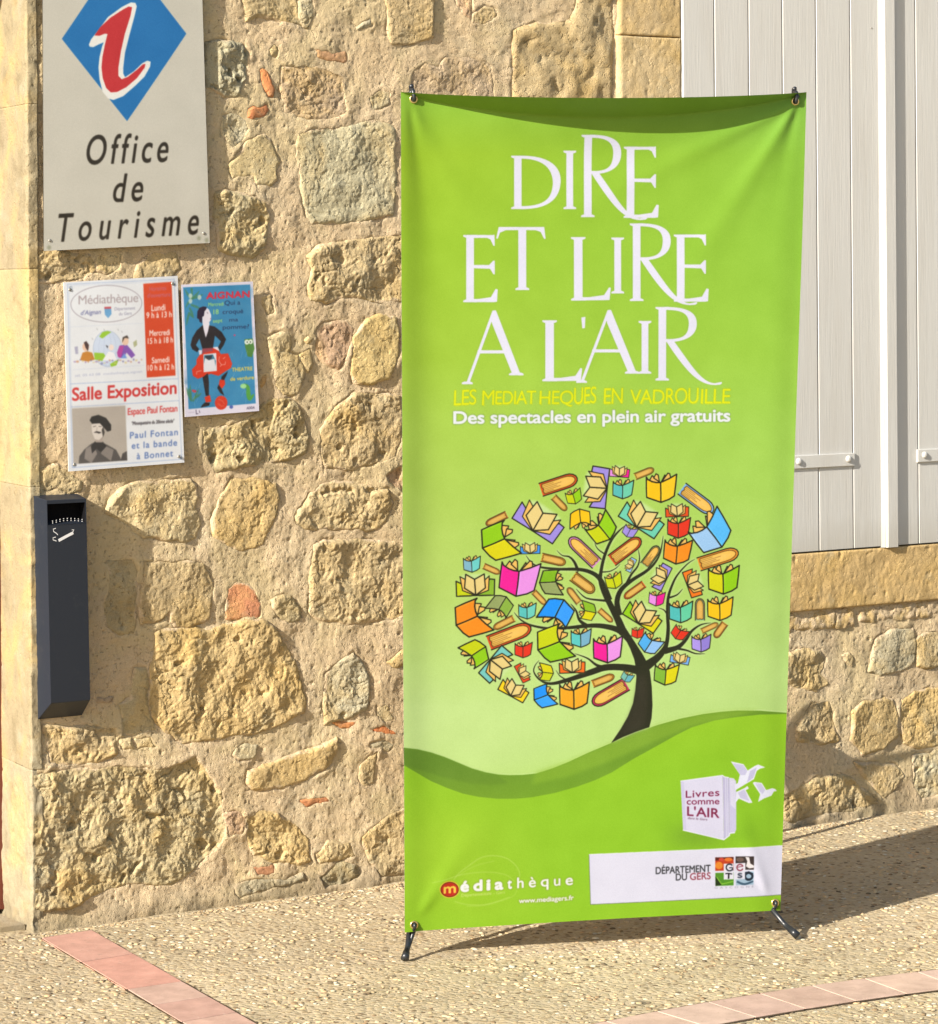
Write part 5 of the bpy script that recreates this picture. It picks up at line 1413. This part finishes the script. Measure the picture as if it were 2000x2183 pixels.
TRUNK = [(215, 1812), (320, 1660), (400, 1520), (455, 1380), (480, 1240), (492, 1100), (488, 1000), (470, 900), (425, 780), (370, 670), (310, 560), (380, 560), (470, 700), (560, 840), (608, 930), (640, 1030), (660, 1200), (667, 1400), (657, 1540), (632, 1640), (480, 1692), (350, 1745)]
DK = (34, 36, 14)
cv.poly(TRUNK, HALO, .9, blur=4)
BRm = [([to5(c, p) for c, p in pts], [w * k_px for w in ws]) for pts, ws in BR]
for pts, ws in BRm: cv.taper(pts, ws, HALO, .8, extra=5.0, blur=1.6)
for pts, ws in BRm: cv.taper(pts, ws, DK)
cv.poly(TRUNK, DK)
cv.poly([(300, 1740), (400, 1560), (470, 1380), (500, 1200), (540, 1050), (600, 1100), (620, 1300), (600, 1560), (560, 1640), (420, 1700)], (50, 46, 30), .8, blur=5)

PG, PG2, OL = (238, 212, 130), (248, 196, 96), (26, 26, 10)
def xf(cx_, cy_, s_, rot):
    a = math.radians(rot); c, q = math.cos(a), math.sin(a)
    return lambda pts: [(cx_ + (x * c - y * q) * s_, cy_ + (x * q + y * c) * s_) for x, y in pts]
LWb = 2.0
def shape(f, pts, col, lw, halo=False):
    if halo: cv.poly(f(pts), HALO, .9, blur=2.4, sub=2)
    else: cv.poly(f(pts), col, sub=3); cv.line(f(pts), lw, OL, 1, True, sub=2)
def book_o(c, cx_, cy_, hw, rot, c1, c2):
    cv.at(*c); f = xf(cx_, cy_, hw * .94, rot); lw = max(1.1, min(3.2, hw / 52))
    pagesL = [[(-.80, -.52), (-.62, -.86), (-.12, -.42), (-.4, -.4)], [(-.52, -.70), (-.36, -.98), (-.22, -.90), (-.14, -.45)]]
    pagesR = [[(-.02, -.44), (.22, -.90), (.30, -.70), (.2, -.5)], [(.0, -.42), (.42, -1.02), (.54, -.98), (.60, -.72), (.3, -.5)]]
    cl = [(-1, -.76), (-.90, -.60), (-.62, -.46), (-.34, -.40), (-.06, -.40), (-.03, .3), (-.04, .90), (-.5, .74), (-.97, .58), (-1, 0)]
    cr_ = [(-.06, -.40), (.5, -.66), (1, -.95), (.94, -.3), (.84, .48), (.5, .70), (-.04, .90), (-.03, .3)]
    for p in (cl, cr_): shape(f, p, None, 0, True)
    for p in pagesL + pagesR: shape(f, p, PG2, lw * .8)
    shape(f, cl, c1, lw); shape(f, cr_, c2, lw)
    lt = lambda q: tuple(min(255, int(v + 26)) for v in q)
    cv.line(f([(-.92, -.48), (-.92, .5)]), lw * .8, lt(c1), .7); cv.line(f([(.02, -.36), (.03, .8)]), lw * .8, lt(c2), .7)
def book_p(c, cx_, cy_, hw, rot, c1, c2=None):
    cv.at(*c); f = xf(cx_, cy_, hw * .94, rot); lw = max(1.0, min(2.8, hw / 70)); c2 = c2 or c1
    covl = [(-1, -.22), (-.97, .56), (0, .52), (-.1, .2)]; covr = [(.1, .2), (0, .52), (.98, .50), (1, -.32), (.76, -.34)]
    for p in (covl, covr, [(-.8, -.45), (-.5, -.6), (.5, -.6), (.75, -.5), (0, .5)]): shape(f, p, None, 0, True)
    shape(f, covl, c1, lw); shape(f, covr, c2, lw)
    shape(f, [(-.80, -.46), (-.66, .26), (-.05, .50), (-.5, -.3)], PG2, lw * .8); shape(f, [(.72, -.50), (.68, .24), (.05, .50), (.5, -.3)], PG2, lw * .8)
    shape(f, [(-.50, -.58), (-.04, -.32), (.02, .50), (-.56, .14)], PG, lw); shape(f, [(-.04, -.32), (.46, -.60), (.52, .12), (.02, .50)], PG, lw)
def book_c(c, nose, tail, w, cov, lines=False):
    cv.at(*c); n0, t0 = np.array(nose, float), np.array(tail, float)
    L_ = np.linalg.norm(n0 - t0); d = (n0 - t0) / L_; p = np.array([-d[1], d[0]])
    def f(pts): return [tuple(t0 + d * x * L_ + p * y * w / 2) for x, y in pts]
    arc = [(.72 + .26 * math.sin(a), math.cos(a)) for a in np.linspace(0, math.pi, 9)]
    outer = [(-.02, 1.0)] + [(x, y * 1.0) for x, y in arc] + [(-.02, -1.0)]
    inner = [(.04, .72), (0.02, .3), (.05, 0), (.02, -.3), (.04, -.72)] + [(.66 + .26 * math.sin(a), -.74 * math.cos(a)) for a in np.linspace(0, math.pi, 9)]
    w = w * .92; lw = max(1.0, min(2.6, w / 45))
    cv.poly(f(outer), HALO, .9, blur=2.4, sub=2)
    cv.poly(f(outer), cov, sub=3); cv.line(f(outer), lw, (70, 40, 10) if not lines else OL, 1, False, 2)
    cv.poly(f(inner), (248, 196, 84) if lines else (222, 172, 74), sub=3); cv.line(f(inner), lw * .7, (90, 50, 10), 1, True, 2)
    cv.poly(f([(.1, .3), (.6, .45), (.85, 0), (.6, -.4), (.1, -.2)]), (252, 206, 110), .5, blur=2, sub=2)
    if lines:
        for y, x1 in ((.5, .3), (.28, .5), (.05, .42), (-.2, .55), (-.45, .35)): cv.line(f([(.03, y), (x1, y)]), .9, (90, 50, 10), .85, sub=2)
ORG, REDc, YLW, TEAL, MAG, PNK, LIM, GR2, OLV, PUR, BLU, LBL, GLD = (250,145,20), (232,48,20), (226,216,0), (100,205,185), (246,20,150), (240,150,230), (150,210,10), (205,215,0), (150,165,95), (165,145,225), (40,150,250), (160,205,240), (252,200,10)
CL = [(SB2,(492,815),(718,705),85,(196,120,40),0),(SB2,(1500,300),(1105,430),160,(228,84,20),1),(SB2,(1378,658),(1235,512),78,(214,176,40),0),(SB2,(1405,955),(1700,1235),150,(222,140,200),1),
 (SB2,(1370,1232),(1110,1172),100,(226,170,40),0),(SB2,(652,1345),(475,1268),70,(214,150,40),0),(SB2,(1680,1550),(1450,1380),125,(214,176,40),0),(SB4,(1152,302),(1020,165),68,(214,150,40),0),
 (SB4,(1388,118),(1512,282),78,(200,170,90),0),(SB4,(575,565),(795,455),82,(214,150,40),0),(SB4,(995,545),(535,720),175,(222,74,20),1),(SB5,(236,492),(92,362),66,(200,130,40),0),
 (SB5,(8,1388),(375,1175),160,(200,40,90),1),(SB5,(254,1078),(20,1168),88,(226,150,30),0),(SB3,(694,205),(488,288),80,(200,180,40),0),(SB3,(1345,680),(1005,425),160,(130,185,235),1),
 (SB3,(550,965),(235,1200),150,(222,74,20),1),(SB3,(742,1048),(588,1255),110,(140,170,110),1),(SB3,(1622,1110),(1190,1245),160,(240,150,40),1),(SB3,(362,1618),(575,1465),88,(226,84,20),0),
 (SB5,(1190,232),(1190,468),110,(110,180,150),0),(SB5,(1392,508),(1210,592),64,(214,176,60),0),(SB5,(1350,662),(1462,508),84,(206,140,40),0)]
OLs = [(SB2,630,1010,215,68,LIM,YLW),(SB2,1460,510,92,-14,GR2,LIM),(SB2,1520,745,122,176,GLD,GLD),(SB2,345,1250,100,-2,(130,185,200),(110,212,200)),(SB2,860,1410,225,8,MAG,PNK),(SB2,1205,1450,146,88,(130,185,20),OLV),
 (SB3,130,860,165,-38,GR2,LIM),(SB3,355,430,120,2,(90,195,185),(110,210,170)),(SB3,775,420,177,0,GLD,(252,206,30)),(SB3,425,890,78,28,PUR,PUR),(SB3,965,850,132,2,REDc,REDc),(SB3,950,1110,160,6,ORG,ORG),
 (SB3,1330,900,225,-36,LBL,(85,190,248)),(SB3,1455,1420,180,0,(220,216,0),LIM),(SB3,255,1430,98,-14,GR2,GR2),(SB5,720,240,92,6,PNK,MAG),(SB5,985,385,136,0,(80,195,185),(100,210,160)),(SB5,1415,350,148,0,GLD,(252,200,20)),
 (SB5,510,612,70,4,REDc,REDc),(SB5,965,615,88,34,REDc,REDc),(SB5,645,735,124,34,(80,180,240),(150,200,245)),(SB5,1205,725,112,0,(180,155,238),(150,130,215)),(SB5,185,795,168,0,MAG,PNK),(SB5,820,1065,138,6,(130,185,50),YLW),
 (SB5,392,1095,66,30,(120,190,170),(100,180,190)),(SB4,335,470,208,68,ORG,ORG),(SB4,655,310,132,212,(140,180,60),OLV),(SB4,950,375,102,0,(90,200,190),(110,212,190)),(SB4,1270,380,178,208,(50,160,255),(20,150,250)),
 (SB4,1612,370,104,-78,YLW,(140,190,30)),(SB4,380,825,152,238,LIM,GR2),(SB4,905,800,100,2,REDc,REDc),(SB4,1230,745,208,70,GR2,LIM),(SB4,1535,670,117,0,(90,205,195),(120,180,200)),(SB4,1150,1040,97,-82,GR2,YLW),
 (SB4,1125,1312,132,70,(20,150,250),(50,165,255)),(SB4,1460,1300,172,0,(244,168,24),(246,172,30))]
PLs = [(SB2,1080,765,285,34,PUR),(SB2,1705,405,240,-82,PUR),(SB2,980,1075,116,0,(60,150,235)),(SB2,380,1480,225,0,GR2,(140,185,40)),(SB3,315,235,116,6,PNK,MAG),(SB3,565,740,252,34,(110,212,175)),(SB3,945,660,136,0,(236,80,20)),
 (SB3,430,1250,84,-62,LBL),(SB3,760,1380,152,-62,PUR),(SB3,1125,1450,160,72,(250,125,20)),(SB5,570,420,216,34,LIM,YLW),(SB5,970,890,112,12,(120,180,240)),(SB4,620,970,214,132,(120,205,190)),(SB4,900,1045,112,64,(232,70,20)),
 (SB4,800,1230,168,30,(252,215,20)),(SB4,1435,975,150,0,(246,110,20))]
for a in CL: book_c(*a)
for a in PLs: book_p(*a)
for a in OLs: book_o(*a)

# book with paper birds
cv.at(1420, 1600, 5.6)
cv.ellipse(330, 1010, 330, 70, (90, 130, 30), .8, blur=22, sub=2); cv.ellipse(900, 990, 260, 50, (110, 160, 30), .6, blur=20, sub=2)
BW, BW2, BW3 = (226, 222, 236), (206, 200, 224), (240, 240, 248)
cv.poly([(740, 320), (800, 330), (830, 360), (830, 940), (810, 985), (750, 990)], BW2); cv.poly([(750, 320), (805, 330), (825, 380), (822, 700), (760, 640)], BW)
cv.poly([(165, 360), (665, 292), (685, 1062), (195, 945)], BW); cv.poly([(165, 360), (205, 355), (235, 955), (195, 945)], BW2, .6); cv.poly([(665, 292), (700, 312), (740, 318), (752, 1010), (715, 1035), (685, 1062)], (196, 190, 214))
cv.line([(700, 312), (715, 1035)], 1.4, BW3, .9); cv.line([(722, 316), (735, 1020)], 1.4, BW3, .9); cv.line([(165, 360), (665, 292), (690, 310), (740, 318)], 2.2, BW3); cv.line([(195, 945), (685, 1062), (752, 1010), (752, 985), (812, 975)], 2.4, BW3)
def bird(ps, cols):
    for p, c_ in zip(ps, cols): cv.poly(p, c_)
bird([[(765, 125), (920, 160), (970, 235), (1050, 185), (1095, 165), (1185, 200), (1120, 215), (1080, 240), (1045, 340), (820, 470), (815, 400), (850, 385), (875, 285)], [(790, 150), (915, 170), (965, 240), (940, 290), (880, 290)], [(1000, 240), (1080, 200), (1040, 320), (960, 380)]], [BW3, (208, 204, 228), (204, 200, 226)])
bird([[(1030, 385), (1050, 372), (1140, 385), (1195, 470), (1270, 450), (1305, 460), (1330, 485), (1290, 490), (1260, 540), (1170, 570), (1095, 612), (1120, 520)], [(1060, 390), (1130, 395), (1180, 470), (1150, 520), (1110, 480)]], [BW3, (212, 208, 230)])
bird([[(820, 620), (830, 490), (940, 440), (965, 420), (985, 450), (945, 470), (1028, 620), (985, 625), (860, 570)], [(850, 500), (930, 460), (990, 600), (880, 560)]], [BW3, (212, 208, 230)])
PUc = (128, 28, 66)
cv.text('Livres', (228, 560), (628, 535), 84, PUc, .004, 0, 1.05); cv.text('comme', (240, 640), (628, 636), 74, PUc, .006, 0, 1.0); cv.text("L'AIR", (246, 772), (628, 800), 108, PUc, .014, 0, 1.0)
cv.text('dans le Gers', (252, 812), (486, 832), 26, (110, 70, 90), .01, .2)
# white panel with the county name
cv.at(840, 1450, 2.052)
cv.poly([(850, 760), (1790, 721), (1790, 936), (856, 978)], (232, 229, 238)); cv.line([(850, 760), (856, 978), (1790, 936)], 1.4, (110, 110, 110), .8); cv.line([(850, 760), (1790, 721)], 1.6, (246, 246, 250))
cv.text('DÉPARTEMENT', (1142, 846), (1382, 836), 30, (44, 44, 46), .012)
cv.text('DU', (1230, 874), (1278, 872), 29, (44, 44, 46), .012); cv.text('GERS', (1292, 872), (1382, 868), 29, (150, 60, 72), .012)
cv.at(1420, 1600, 5.6)
cv.poly([(580, 1272), (803, 1268), (803, 1428), (580, 1432)], (200, 60, 20)); cv.poly([(580, 1272), (803, 1268), (803, 1300), (580, 1310)], (60, 20, 16), .8); cv.ellipse(625, 1368, 46, 44, (240, 140, 40)); cv.ellipse(740, 1298, 50, 22, (240, 120, 40)); cv.ellipse(655, 1296, 34, 20, (214, 70, 50))
cv.poly([(826, 1262), (1042, 1258), (1042, 1420), (826, 1424)], (58, 46, 44)); cv.ellipse(880, 1300, 46, 26, (110, 86, 76)); cv.poly([(940, 1265), (985, 1270), (1000, 1345), (1042, 1370), (1042, 1395), (990, 1405), (950, 1380), (965, 1320)], (236, 228, 222))
cv.poly([(580, 1456), (803, 1450), (800, 1606), (582, 1612)], (84, 150, 34)); cv.poly([(582, 1500), (660, 1600), (582, 1612)], (30, 50, 14)); cv.line([(600, 1510), (655, 1590), (790, 1560)], 2, (150, 210, 60))
cv.poly([(826, 1448), (1044, 1440), (1044, 1600), (826, 1606)], (170, 196, 210)); cv.taper([(840, 1560), (930, 1592), (1040, 1560)], [5, 5, 4], (60, 90, 110)); cv.line(cv.ell(985, 1500, 44, 40), 5, (26, 36, 50), 1, True); cv.line([(940, 1460), (985, 1450), (1030, 1470)], 4, (26, 36, 50))
WP = (238, 234, 238)
for q_ in ([(682, 1348), (800, 1345), (800, 1442), (682, 1445)], [(826, 1344), (944, 1340), (944, 1440), (826, 1442)], [(682, 1452), (800, 1448), (800, 1532), (682, 1536)], [(826, 1448), (940, 1444), (940, 1530), (826, 1534)]): cv.poly(q_, WP)
cv.line(cv.ell(752, 1392, 40, 40, 0, 26, .7, 5.6), 3.0, (40, 44, 56)); cv.line([(752, 1396), (790, 1396), (790, 1425)], 2.4, (40, 44, 56)); cv.line(cv.ell(880, 1394, 38, 36, 0, 26, .5, 5.9), 3.0, (150, 70, 84)); cv.line([(846, 1392), (915, 1380)], 2.0, (150, 70, 84))
cv.line([(742, 1465), (740, 1520)], 4, (30, 30, 34)); cv.line([(705, 1466), (735, 1462), (780, 1470)], 2.6, (30, 30, 34)); cv.text('s', (850, 1518), (905, 1516), 84, (60, 66, 80), .02)
cv.text('GASCOGNE', (572, 1645), (1044, 1632), 22, (140, 136, 140), .0, 0, 1.9, .8)
# the library badge
cv.at(920, 1800, 5.432)
for pts, a_ in (([(0, 440), (150, 405), (320, 350), (520, 320), (700, 318), (860, 350), (950, 420)], .35), ([(250, 400), (320, 320), (440, 230), (560, 150), (700, 125), (850, 150), (960, 230), (1010, 320), (1005, 400)], .45), ([(260, 655), (400, 690), (600, 690), (760, 650), (900, 600)], .4), ([(300, 360), (480, 250), (720, 185)], .25), ([(990, 470), (950, 580), (820, 640), (600, 700), (400, 710)], .25)):
    cv.taper(pts, [1.6] * len(pts), (225, 245, 160), a_, blur=.6)
cv.ellipse(203, 517, 116, 98, (250, 205, 60)); cv.ellipse(203, 517, 106, 89, (80, 22, 12)); cv.ellipse(203, 517, 98, 81, (196, 40, 18))
cv.text('m', (138, 562), (272, 552), 108, (252, 210, 70), .03)
for ch, x0_, x1_, yb_, bd in (('é', 334, 420, 540, .05), ('d', 484, 575, 530, .05), ('i', 634, 668, 522, .05), ('a', 730, 816, 514, .05), ('t', 874, 918, 506, .035), ('h', 985, 1055, 498, .02), ('è', 1120, 1196, 490, .02), ('q', 1258, 1342, 480, .02), ('u', 1410, 1480, 472, .015), ('e', 1545, 1625, 464, .02)):
    cv.text(ch, (x0_, yb_), (x1_, yb_ - 6), 118, (246, 246, 236), bd, outline=(120, 130, 40), ow=1.4)
cv.text('Départementale', (340, 602), (685, 575), 36, (226, 236, 150), .01, 0, 1, .8); cv.text('- Gers', (710, 575), (840, 560), 34, (226, 236, 150), .01, 0, 1, .7)
cv.text('www.mediagers.fr', (1004, 672), (1635, 634), 52, (246, 246, 236), .04, outline=(120, 130, 40), ow=1.2)
cv.fade(.7, .02, (200, 220, 150))
im_b = cv.image('banner_print')

# the sheet
def ease(t): return t * t * (3 - 2 * t)
def sheet_point(a, t, s):
    """a across 0..1, t up 0..1 to the crease, s 0..1 over the flopped top edge"""
    side = 1 - (2 * a - 1) ** 2
    bot = cBL * (1 - a) + cBR * a; bot = bot + np.array([0, 0.004 * side])
    topc = cTL * (1 - a) + cTR * a
    ct = .5 * (cTL + cTR)
    drop_c = (ct[1] - crease_mid[1]) * side ** .85
    crease = topc - np.array([0, drop_c])
    p = bot * (1 - t) + crease * t
    w = 0.0
    w += 0.017 * np.exp(-((a + .01) / .055) ** 2) * (0.5 + 0.5 * t)                   # left hem rolls back
    w += -0.004 * np.exp(-((1 - a) / .04) ** 2)
    w += 0.010 * side * (1 - t) ** 2 - 0.004 * side * np.sin(t * 3.14)
    # tension folds running from the upper right and upper left eyelets and the lower ones
    z = p[1]
    def fold(cx_, cz_, ang, wid, amp, ln):
        dx_, dz_ = p[0] - cx_, z - cz_
        l_ = dx_ * math.cos(ang) + dz_ * math.sin(ang); o_ = -dx_ * math.sin(ang) + dz_ * math.cos(ang)
        if l_ <= 0: return 0.0
        return amp * math.exp(-(o_ / (wid * (0.25 + l_ / ln))) ** 2) * math.exp(-(l_ / ln) ** 2) * min(1, l_ / .03)
    w += fold(cTR[0] - .02, cTR[1] - .02, math.radians(236), .030, .0042, .42)
    w += fold(cTR[0] - .02, cTR[1] - .02, math.radians(255), .020, -.0028, .22)
    w += fold(cTR[0] - .02, cTR[1] - .02, math.radians(205), .026, .0035, .45)
    w += fold(cTL[0] + .02, cTL[1] - .02, math.radians(-62), .035, .002, .35)
    w += fold(cTL[0] + .02, cTL[1] - .02, math.radians(-82), .02, -.0025, .25)
    w += fold(cBR[0] - .03, cBR[1] + .03, math.radians(110), .026, .003, .28)
    w += fold(cBR[0] - .03, cBR[1] + .03, math.radians(130), .022, -.0022, .20)
    w += fold(cBL[0] + .03, cBL[1] + .03, math.radians(55), .03, .0025, .25)
    w += 0.0012 * math.sin(p[0] * 9 + z * 4) + .0010 * math.sin(z * 7 - p[0] * 3)
    # roll forward under the crease
    near_top = math.exp(-((1 - t) * 1.7 / .05) ** 2)
    w += 0.010 * near_top * side
    q = p.copy()
    if s > 0:
        L_ = 0.075 * side ** .8
        al = math.radians(58) * ease(min(1, s * 3)) 
        q[1] += (crease_mid[1] * 0 + (top_mid[1] - crease_mid[1]) * side ** .85) * s
        w += 1.25 * L_ * s * (1 - .15 * s)
    return q, w
na = 150
avals = np.linspace(0, 1, na)
tv = np.concatenate([np.linspace(0, .22, 80), np.linspace(.22, .8, 70)[1:], np.linspace(.8, 1, 80)[1:]]); sv = np.linspace(0, 1, 10)[1:]
P = np.zeros((na, len(tv) + len(sv), 3)); UVb = np.zeros((na, len(tv) + len(sv), 2))
for i, a in enumerate(avals):
    for j in range(P.shape[1]):
        t, s = (tv[j], 0) if j < len(tv) else (1.0, sv[j - len(tv)])
        q, w = sheet_point(a, t, s)
        P[i, j] = BO + q[0] * BU + q[1] * ZZ + w * BN
        UVb[i, j] = ((q[0] - T0[0]) * T_PPM / T_W, 1 - (T0[1] - q[1]) * T_PPM / T_H)
stand = empty('banner_stand', BO + BU * .42, 'tall green banner with a tree of books on a black folding stand', 'banner')
M_BAN = print_mat('banner_vinyl_print', im_b, (.395, .412, .475), .55, .22, (9, .004, .10))
ban = grid_mesh('printed_banner', P, None, stand, M_BAN, uv=UVb)
M_BACK = mat_base('banner_back', (.55, .55, .55), .5, .3)
grid_mesh('banner_back', P - BN * .0006, None, ban, M_BACK, flip=True)
# eyelets
M_BRASS = mat_base('brass_eyelet', (.72, .55, .22), .28, .5); M_BRASS.node_tree.nodes['Principled BSDF'].inputs['Metallic'].default_value = .9
M_POLE = mat_base('black_fibre_pole', (.015, .017, .02), .35, .5)
def torus(name, c, ax, R, r, parent, mat, n1=20, n2=8):
    ax = Vector(ax).normalized(); t = ax.orthogonal().normalized(); b = ax.cross(t); V, Fc = [], []
    for i in range(n1):
        a = 2 * math.pi * i / n1; d = t * math.cos(a) + b * math.sin(a)
        for j in range(n2):
            e = 2 * math.pi * j / n2; V.append(Vector(c) + d * (R + r * math.cos(e)) + ax * r * math.sin(e))
    for i in range(n1):
        for j in range(n2): Fc.append((i * n2 + j, ((i + 1) % n1) * n2 + j, ((i + 1) % n1) * n2 + (j + 1) % n2, i * n2 + (j + 1) % n2))
    return mesh(name, V, Fc, parent, mat)
def tube(name, pts, rad, parent, mat, seg=10, caps=True, smooth_n=5):
    pts = [Vector(p) for p in pts]; rad = rad if isinstance(rad, (list, tuple)) else [rad] * len(pts)
    if smooth_n > 1 and len(pts) > 2:
        n_ = len(pts); o_, ro = [], []
        for i in range(n_ - 1):
            for k in range(smooth_n):
                f = k / smooth_n
                p0, p1, p2, p3 = pts[max(i - 1, 0)], pts[i], pts[i + 1], pts[min(i + 2, n_ - 1)]
                o_.append(0.5 * (2 * p1 + (p2 - p0) * f + (2 * p0 - 5 * p1 + 4 * p2 - p3) * f * f + (3 * p1 - p0 - 3 * p2 + p3) * f ** 3)); ro.append(rad[i] * (1 - f) + rad[i + 1] * f)
        o_.append(pts[-1]); ro.append(rad[-1]); pts, rad = o_, ro
    V, Fc = [], []; prev = None
    for i, p in enumerate(pts):
        d = (pts[min(i + 1, len(pts) - 1)] - pts[max(i - 1, 0)]).normalized()
        t = d.orthogonal().normalized() if prev is None else (prev - d * prev.dot(d)).normalized(); prev = t; b = d.cross(t)
        for k in range(seg):
            a = 2 * math.pi * k / seg; V.append(p + (t * math.cos(a) + b * math.sin(a)) * rad[i])
        if i:
            for k in range(seg): Fc.append(((i - 1) * seg + k, (i - 1) * seg + (k + 1) % seg, i * seg + (k + 1) % seg, i * seg + k))
    if caps: Fc.append(tuple(range(seg))[::-1]); Fc.append(tuple(range(len(V) - seg, len(V))))
    return mesh(name, V, Fc, parent, mat)
def bp(st, w): return BO + st[0] * BU + st[1] * ZZ + w * BN
def sp(a, t):
    q, w = sheet_point(a, t, 0); return bp(q, w)
eyes = [bst((863 + 16, 212)), bst((1721 - 26, 216)), bst((881, 1970)), bst((1653, 1925))]
corn = []
for (a, t), e in zip(((.02, .985), (.975, .985), (.025, .01), (.985, .01)), eyes):
    # surface height at the eyelet
    best = None
    a_ = np.clip((e[0] - (cBL[0] * (1 - t) + cTL[0] * t)) / ((cBR[0] - cBL[0]) * (1 - t) + (cTR[0] - cTL[0]) * t), 0, 1)
    q, w = sheet_point(float(a_), t, 0)
    c_ = bp(e, w + .0016); corn.append(c_)
    torus('eyelet', c_, BN, .0072, .0020, ban, M_BRASS)
    disc_head('eyelet_hole', c_ - BN * .0002, BN, .0056, .0004, ban, M_POLE, 12)
# hub behind the sheet, four arms, two feet
HUB = BO + BU * .43 + ZZ * .80 - BN * .22
tube('hub', [HUB + BN * .03, HUB + BN * .012, HUB - BN * .02, HUB - BN * .035], [.022, .034, .034, .018], stand, M_POLE, 16, True, 1)
def arm(end, mids, name='pole', r0=.0075, r1=.0048):
    pts = [HUB] + mids + [end]; n_ = len(pts)
    return tube(name, pts, [r0 + (r1 - r0) * i / (n_ - 1) for i in range(n_)], stand, M_POLE, 9)
for c_, sx in ((corn[0], -1), (corn[1], 1)):
    tip = c_ + ZZ * .016 - BN * .004 + BU * sx * .002
    m1 = HUB * .66 + tip * .34 - BN * .035; m2 = HUB * .3 + tip * .7 - BN * .045
    arm(tip + ZZ * .002, [m1, m2, tip - ZZ * .05 - BN * .022])
    hk = tube('hook', [tip - BN * .010 + ZZ * .004, tip + BN * .006 + ZZ * .002, c_ + BN * .006 + ZZ * .002, c_ + BN * .001 - ZZ * .004], [.0042, .0046, .0040, .0025], stand, M_POLE, 9)
    tube('end_cap', [tip - BN * .014 + ZZ * .001, tip - BN * .008 + ZZ * .010, tip - BN * .002 + ZZ * .013], [.004, .0058, .004], stand, M_POLE, 9)
for c_, foot, kneepx in ((corn[2], FL, (877, 1992)), (corn[3], FRt, (1640, 1940))):
    kn = bst(kneepx); K = bp(kn, -.004)
    F = foot + ZZ * .008 + BN * .004
    arm(K - BN * .01 + ZZ * .0, [HUB * .62 + K * .38 - BN * .05, HUB * .25 + K * .75 - BN * .06, K - BN * .05 + ZZ * .06 + BU * (.035 if foot is FL else -.02)], r1=.006)
    tube('foot', [K - BN * .012 + ZZ * .012, K * .5 + F * .5, F * .72 + K * .28, F * .70 + K * .30, F], [.0060, .0060, .0062, .0072, .0092], stand, M_POLE, 12, True, 1)
    tube('hook', [K - BN * .004 + ZZ * .004, c_ - BN * .002 - ZZ * .010, c_ + BN * .006 - ZZ * .002, c_ + BN * .004 + ZZ * .004], [.0036, .0040, .0038, .0025], stand, M_POLE, 9)
# added unseen strut from the left foot, shaped to throw the thin ground shadow
dl_ = gnd(1118, 1971) - gnd(871, 2055); dl_ = dl_ / np.linalg.norm(dl_)
ll = np.linalg.norm(gnd(1118, 1971) - gnd(871, 2055))
tanl = math.tan(SUN_EL); sh_ = np.array([math.cos(SUN_AZ), math.sin(SUN_AZ), 0])
hgt_ = .16; base = FL + ZZ * .006
mid_ = base + dl_ * ll - sh_ * (hgt_ / tanl) + ZZ * hgt_ + BU * .035
tube('shadow_strut', [base, base * .5 + mid_ * .5 + ZZ * .004, mid_, HUB * .5 + mid_ * .5 - BN * .03, HUB], [.0042, .0046, .005, .0055, .006], stand, M_POLE, 9, True, 1)

# ------------------------------------------------------------------ unseen bare shrub, invented to cast the shadow low on the wall
M_CASTER = mat_base('shadow_caster_bark', (.16, .115, .075), .9, .1); g = NB(M_CASTER); g.nrm(g.bump(g.noise(90, 4, .6), .002, .6))
shr = empty('shadow_caster_shrub', gnd(1400, 1850), 'invented bare shrub, unseen between the green banner and the wall, added to cast the wall shadow', 'shrub')
def back(p, t):  # traces the wall shadow back towards the sun to shape the stems
    q = wall(*px('r', p)); g3 = wpt(q[0], q[1], 0)
    return g3 - SDIR * t
def gback(p, t):
    return gnd(*px('r', p)) - SDIR * t
T_ = .80
SK_ = 1.9
ground_pt = lambda P_: np.array([P_[0], P_[1], 0.0])
c0 = back((260, 1600), T_)
tube('stem', [c0 - ZZ * .03, c0, back((200, 1520), T_), back((215, 1440), T_ - .02), back((290, 1375), T_ - .03), back((350, 1345), T_ - .03)], [0.0198, 0.0180, 0.0090, 0.0068, 0.0063, 0.0036], shr, M_CASTER, 8)
tube('stem', [c0, back((420, 1620), T_), back((540, 1640), T_ + .02), back((660, 1602), T_ + .02), back((860, 1560), T_ + .02)], [0.0216, 0.0198, 0.0108, 0.0076, 0.0036], shr, M_CASTER, 8)
p_l = back((290, 1890), T_); p_r = back((640, 1880), T_)
tube('stem', [c0, back((420, 1665), T_), back((540, 1745), T_), back((600, 1830), T_), p_r, ground_pt(p_r + np.array([.02, -.03, 0])) - ZZ * .03], [0.0216, 0.0198, 0.0108, 0.0086, 0.0090, 0.0108], shr, M_CASTER, 8)
tube('stem', [c0, back((205, 1690), T_), back((245, 1790), T_), p_l, ground_pt(p_l + np.array([-.03, -.02, 0])) - ZZ * .03], [0.0216, 0.0144, 0.0108, 0.0108, 0.0126], shr, M_CASTER, 8)
tube('stem', [c0, back((150, 1640), T_), back((20, 1600), T_), back((-120, 1500), T_)], [0.0198, 0.0144, 0.0072, 0.0036], shr, M_CASTER, 8)
tube('stem', [back((180, 1560), T_), back((250, 1575), T_), back((330, 1595), T_), back((440, 1625), T_), back((540, 1645), T_)], [0.022, 0.036, 0.038, 0.026, 0.008], shr, M_CASTER, 10)
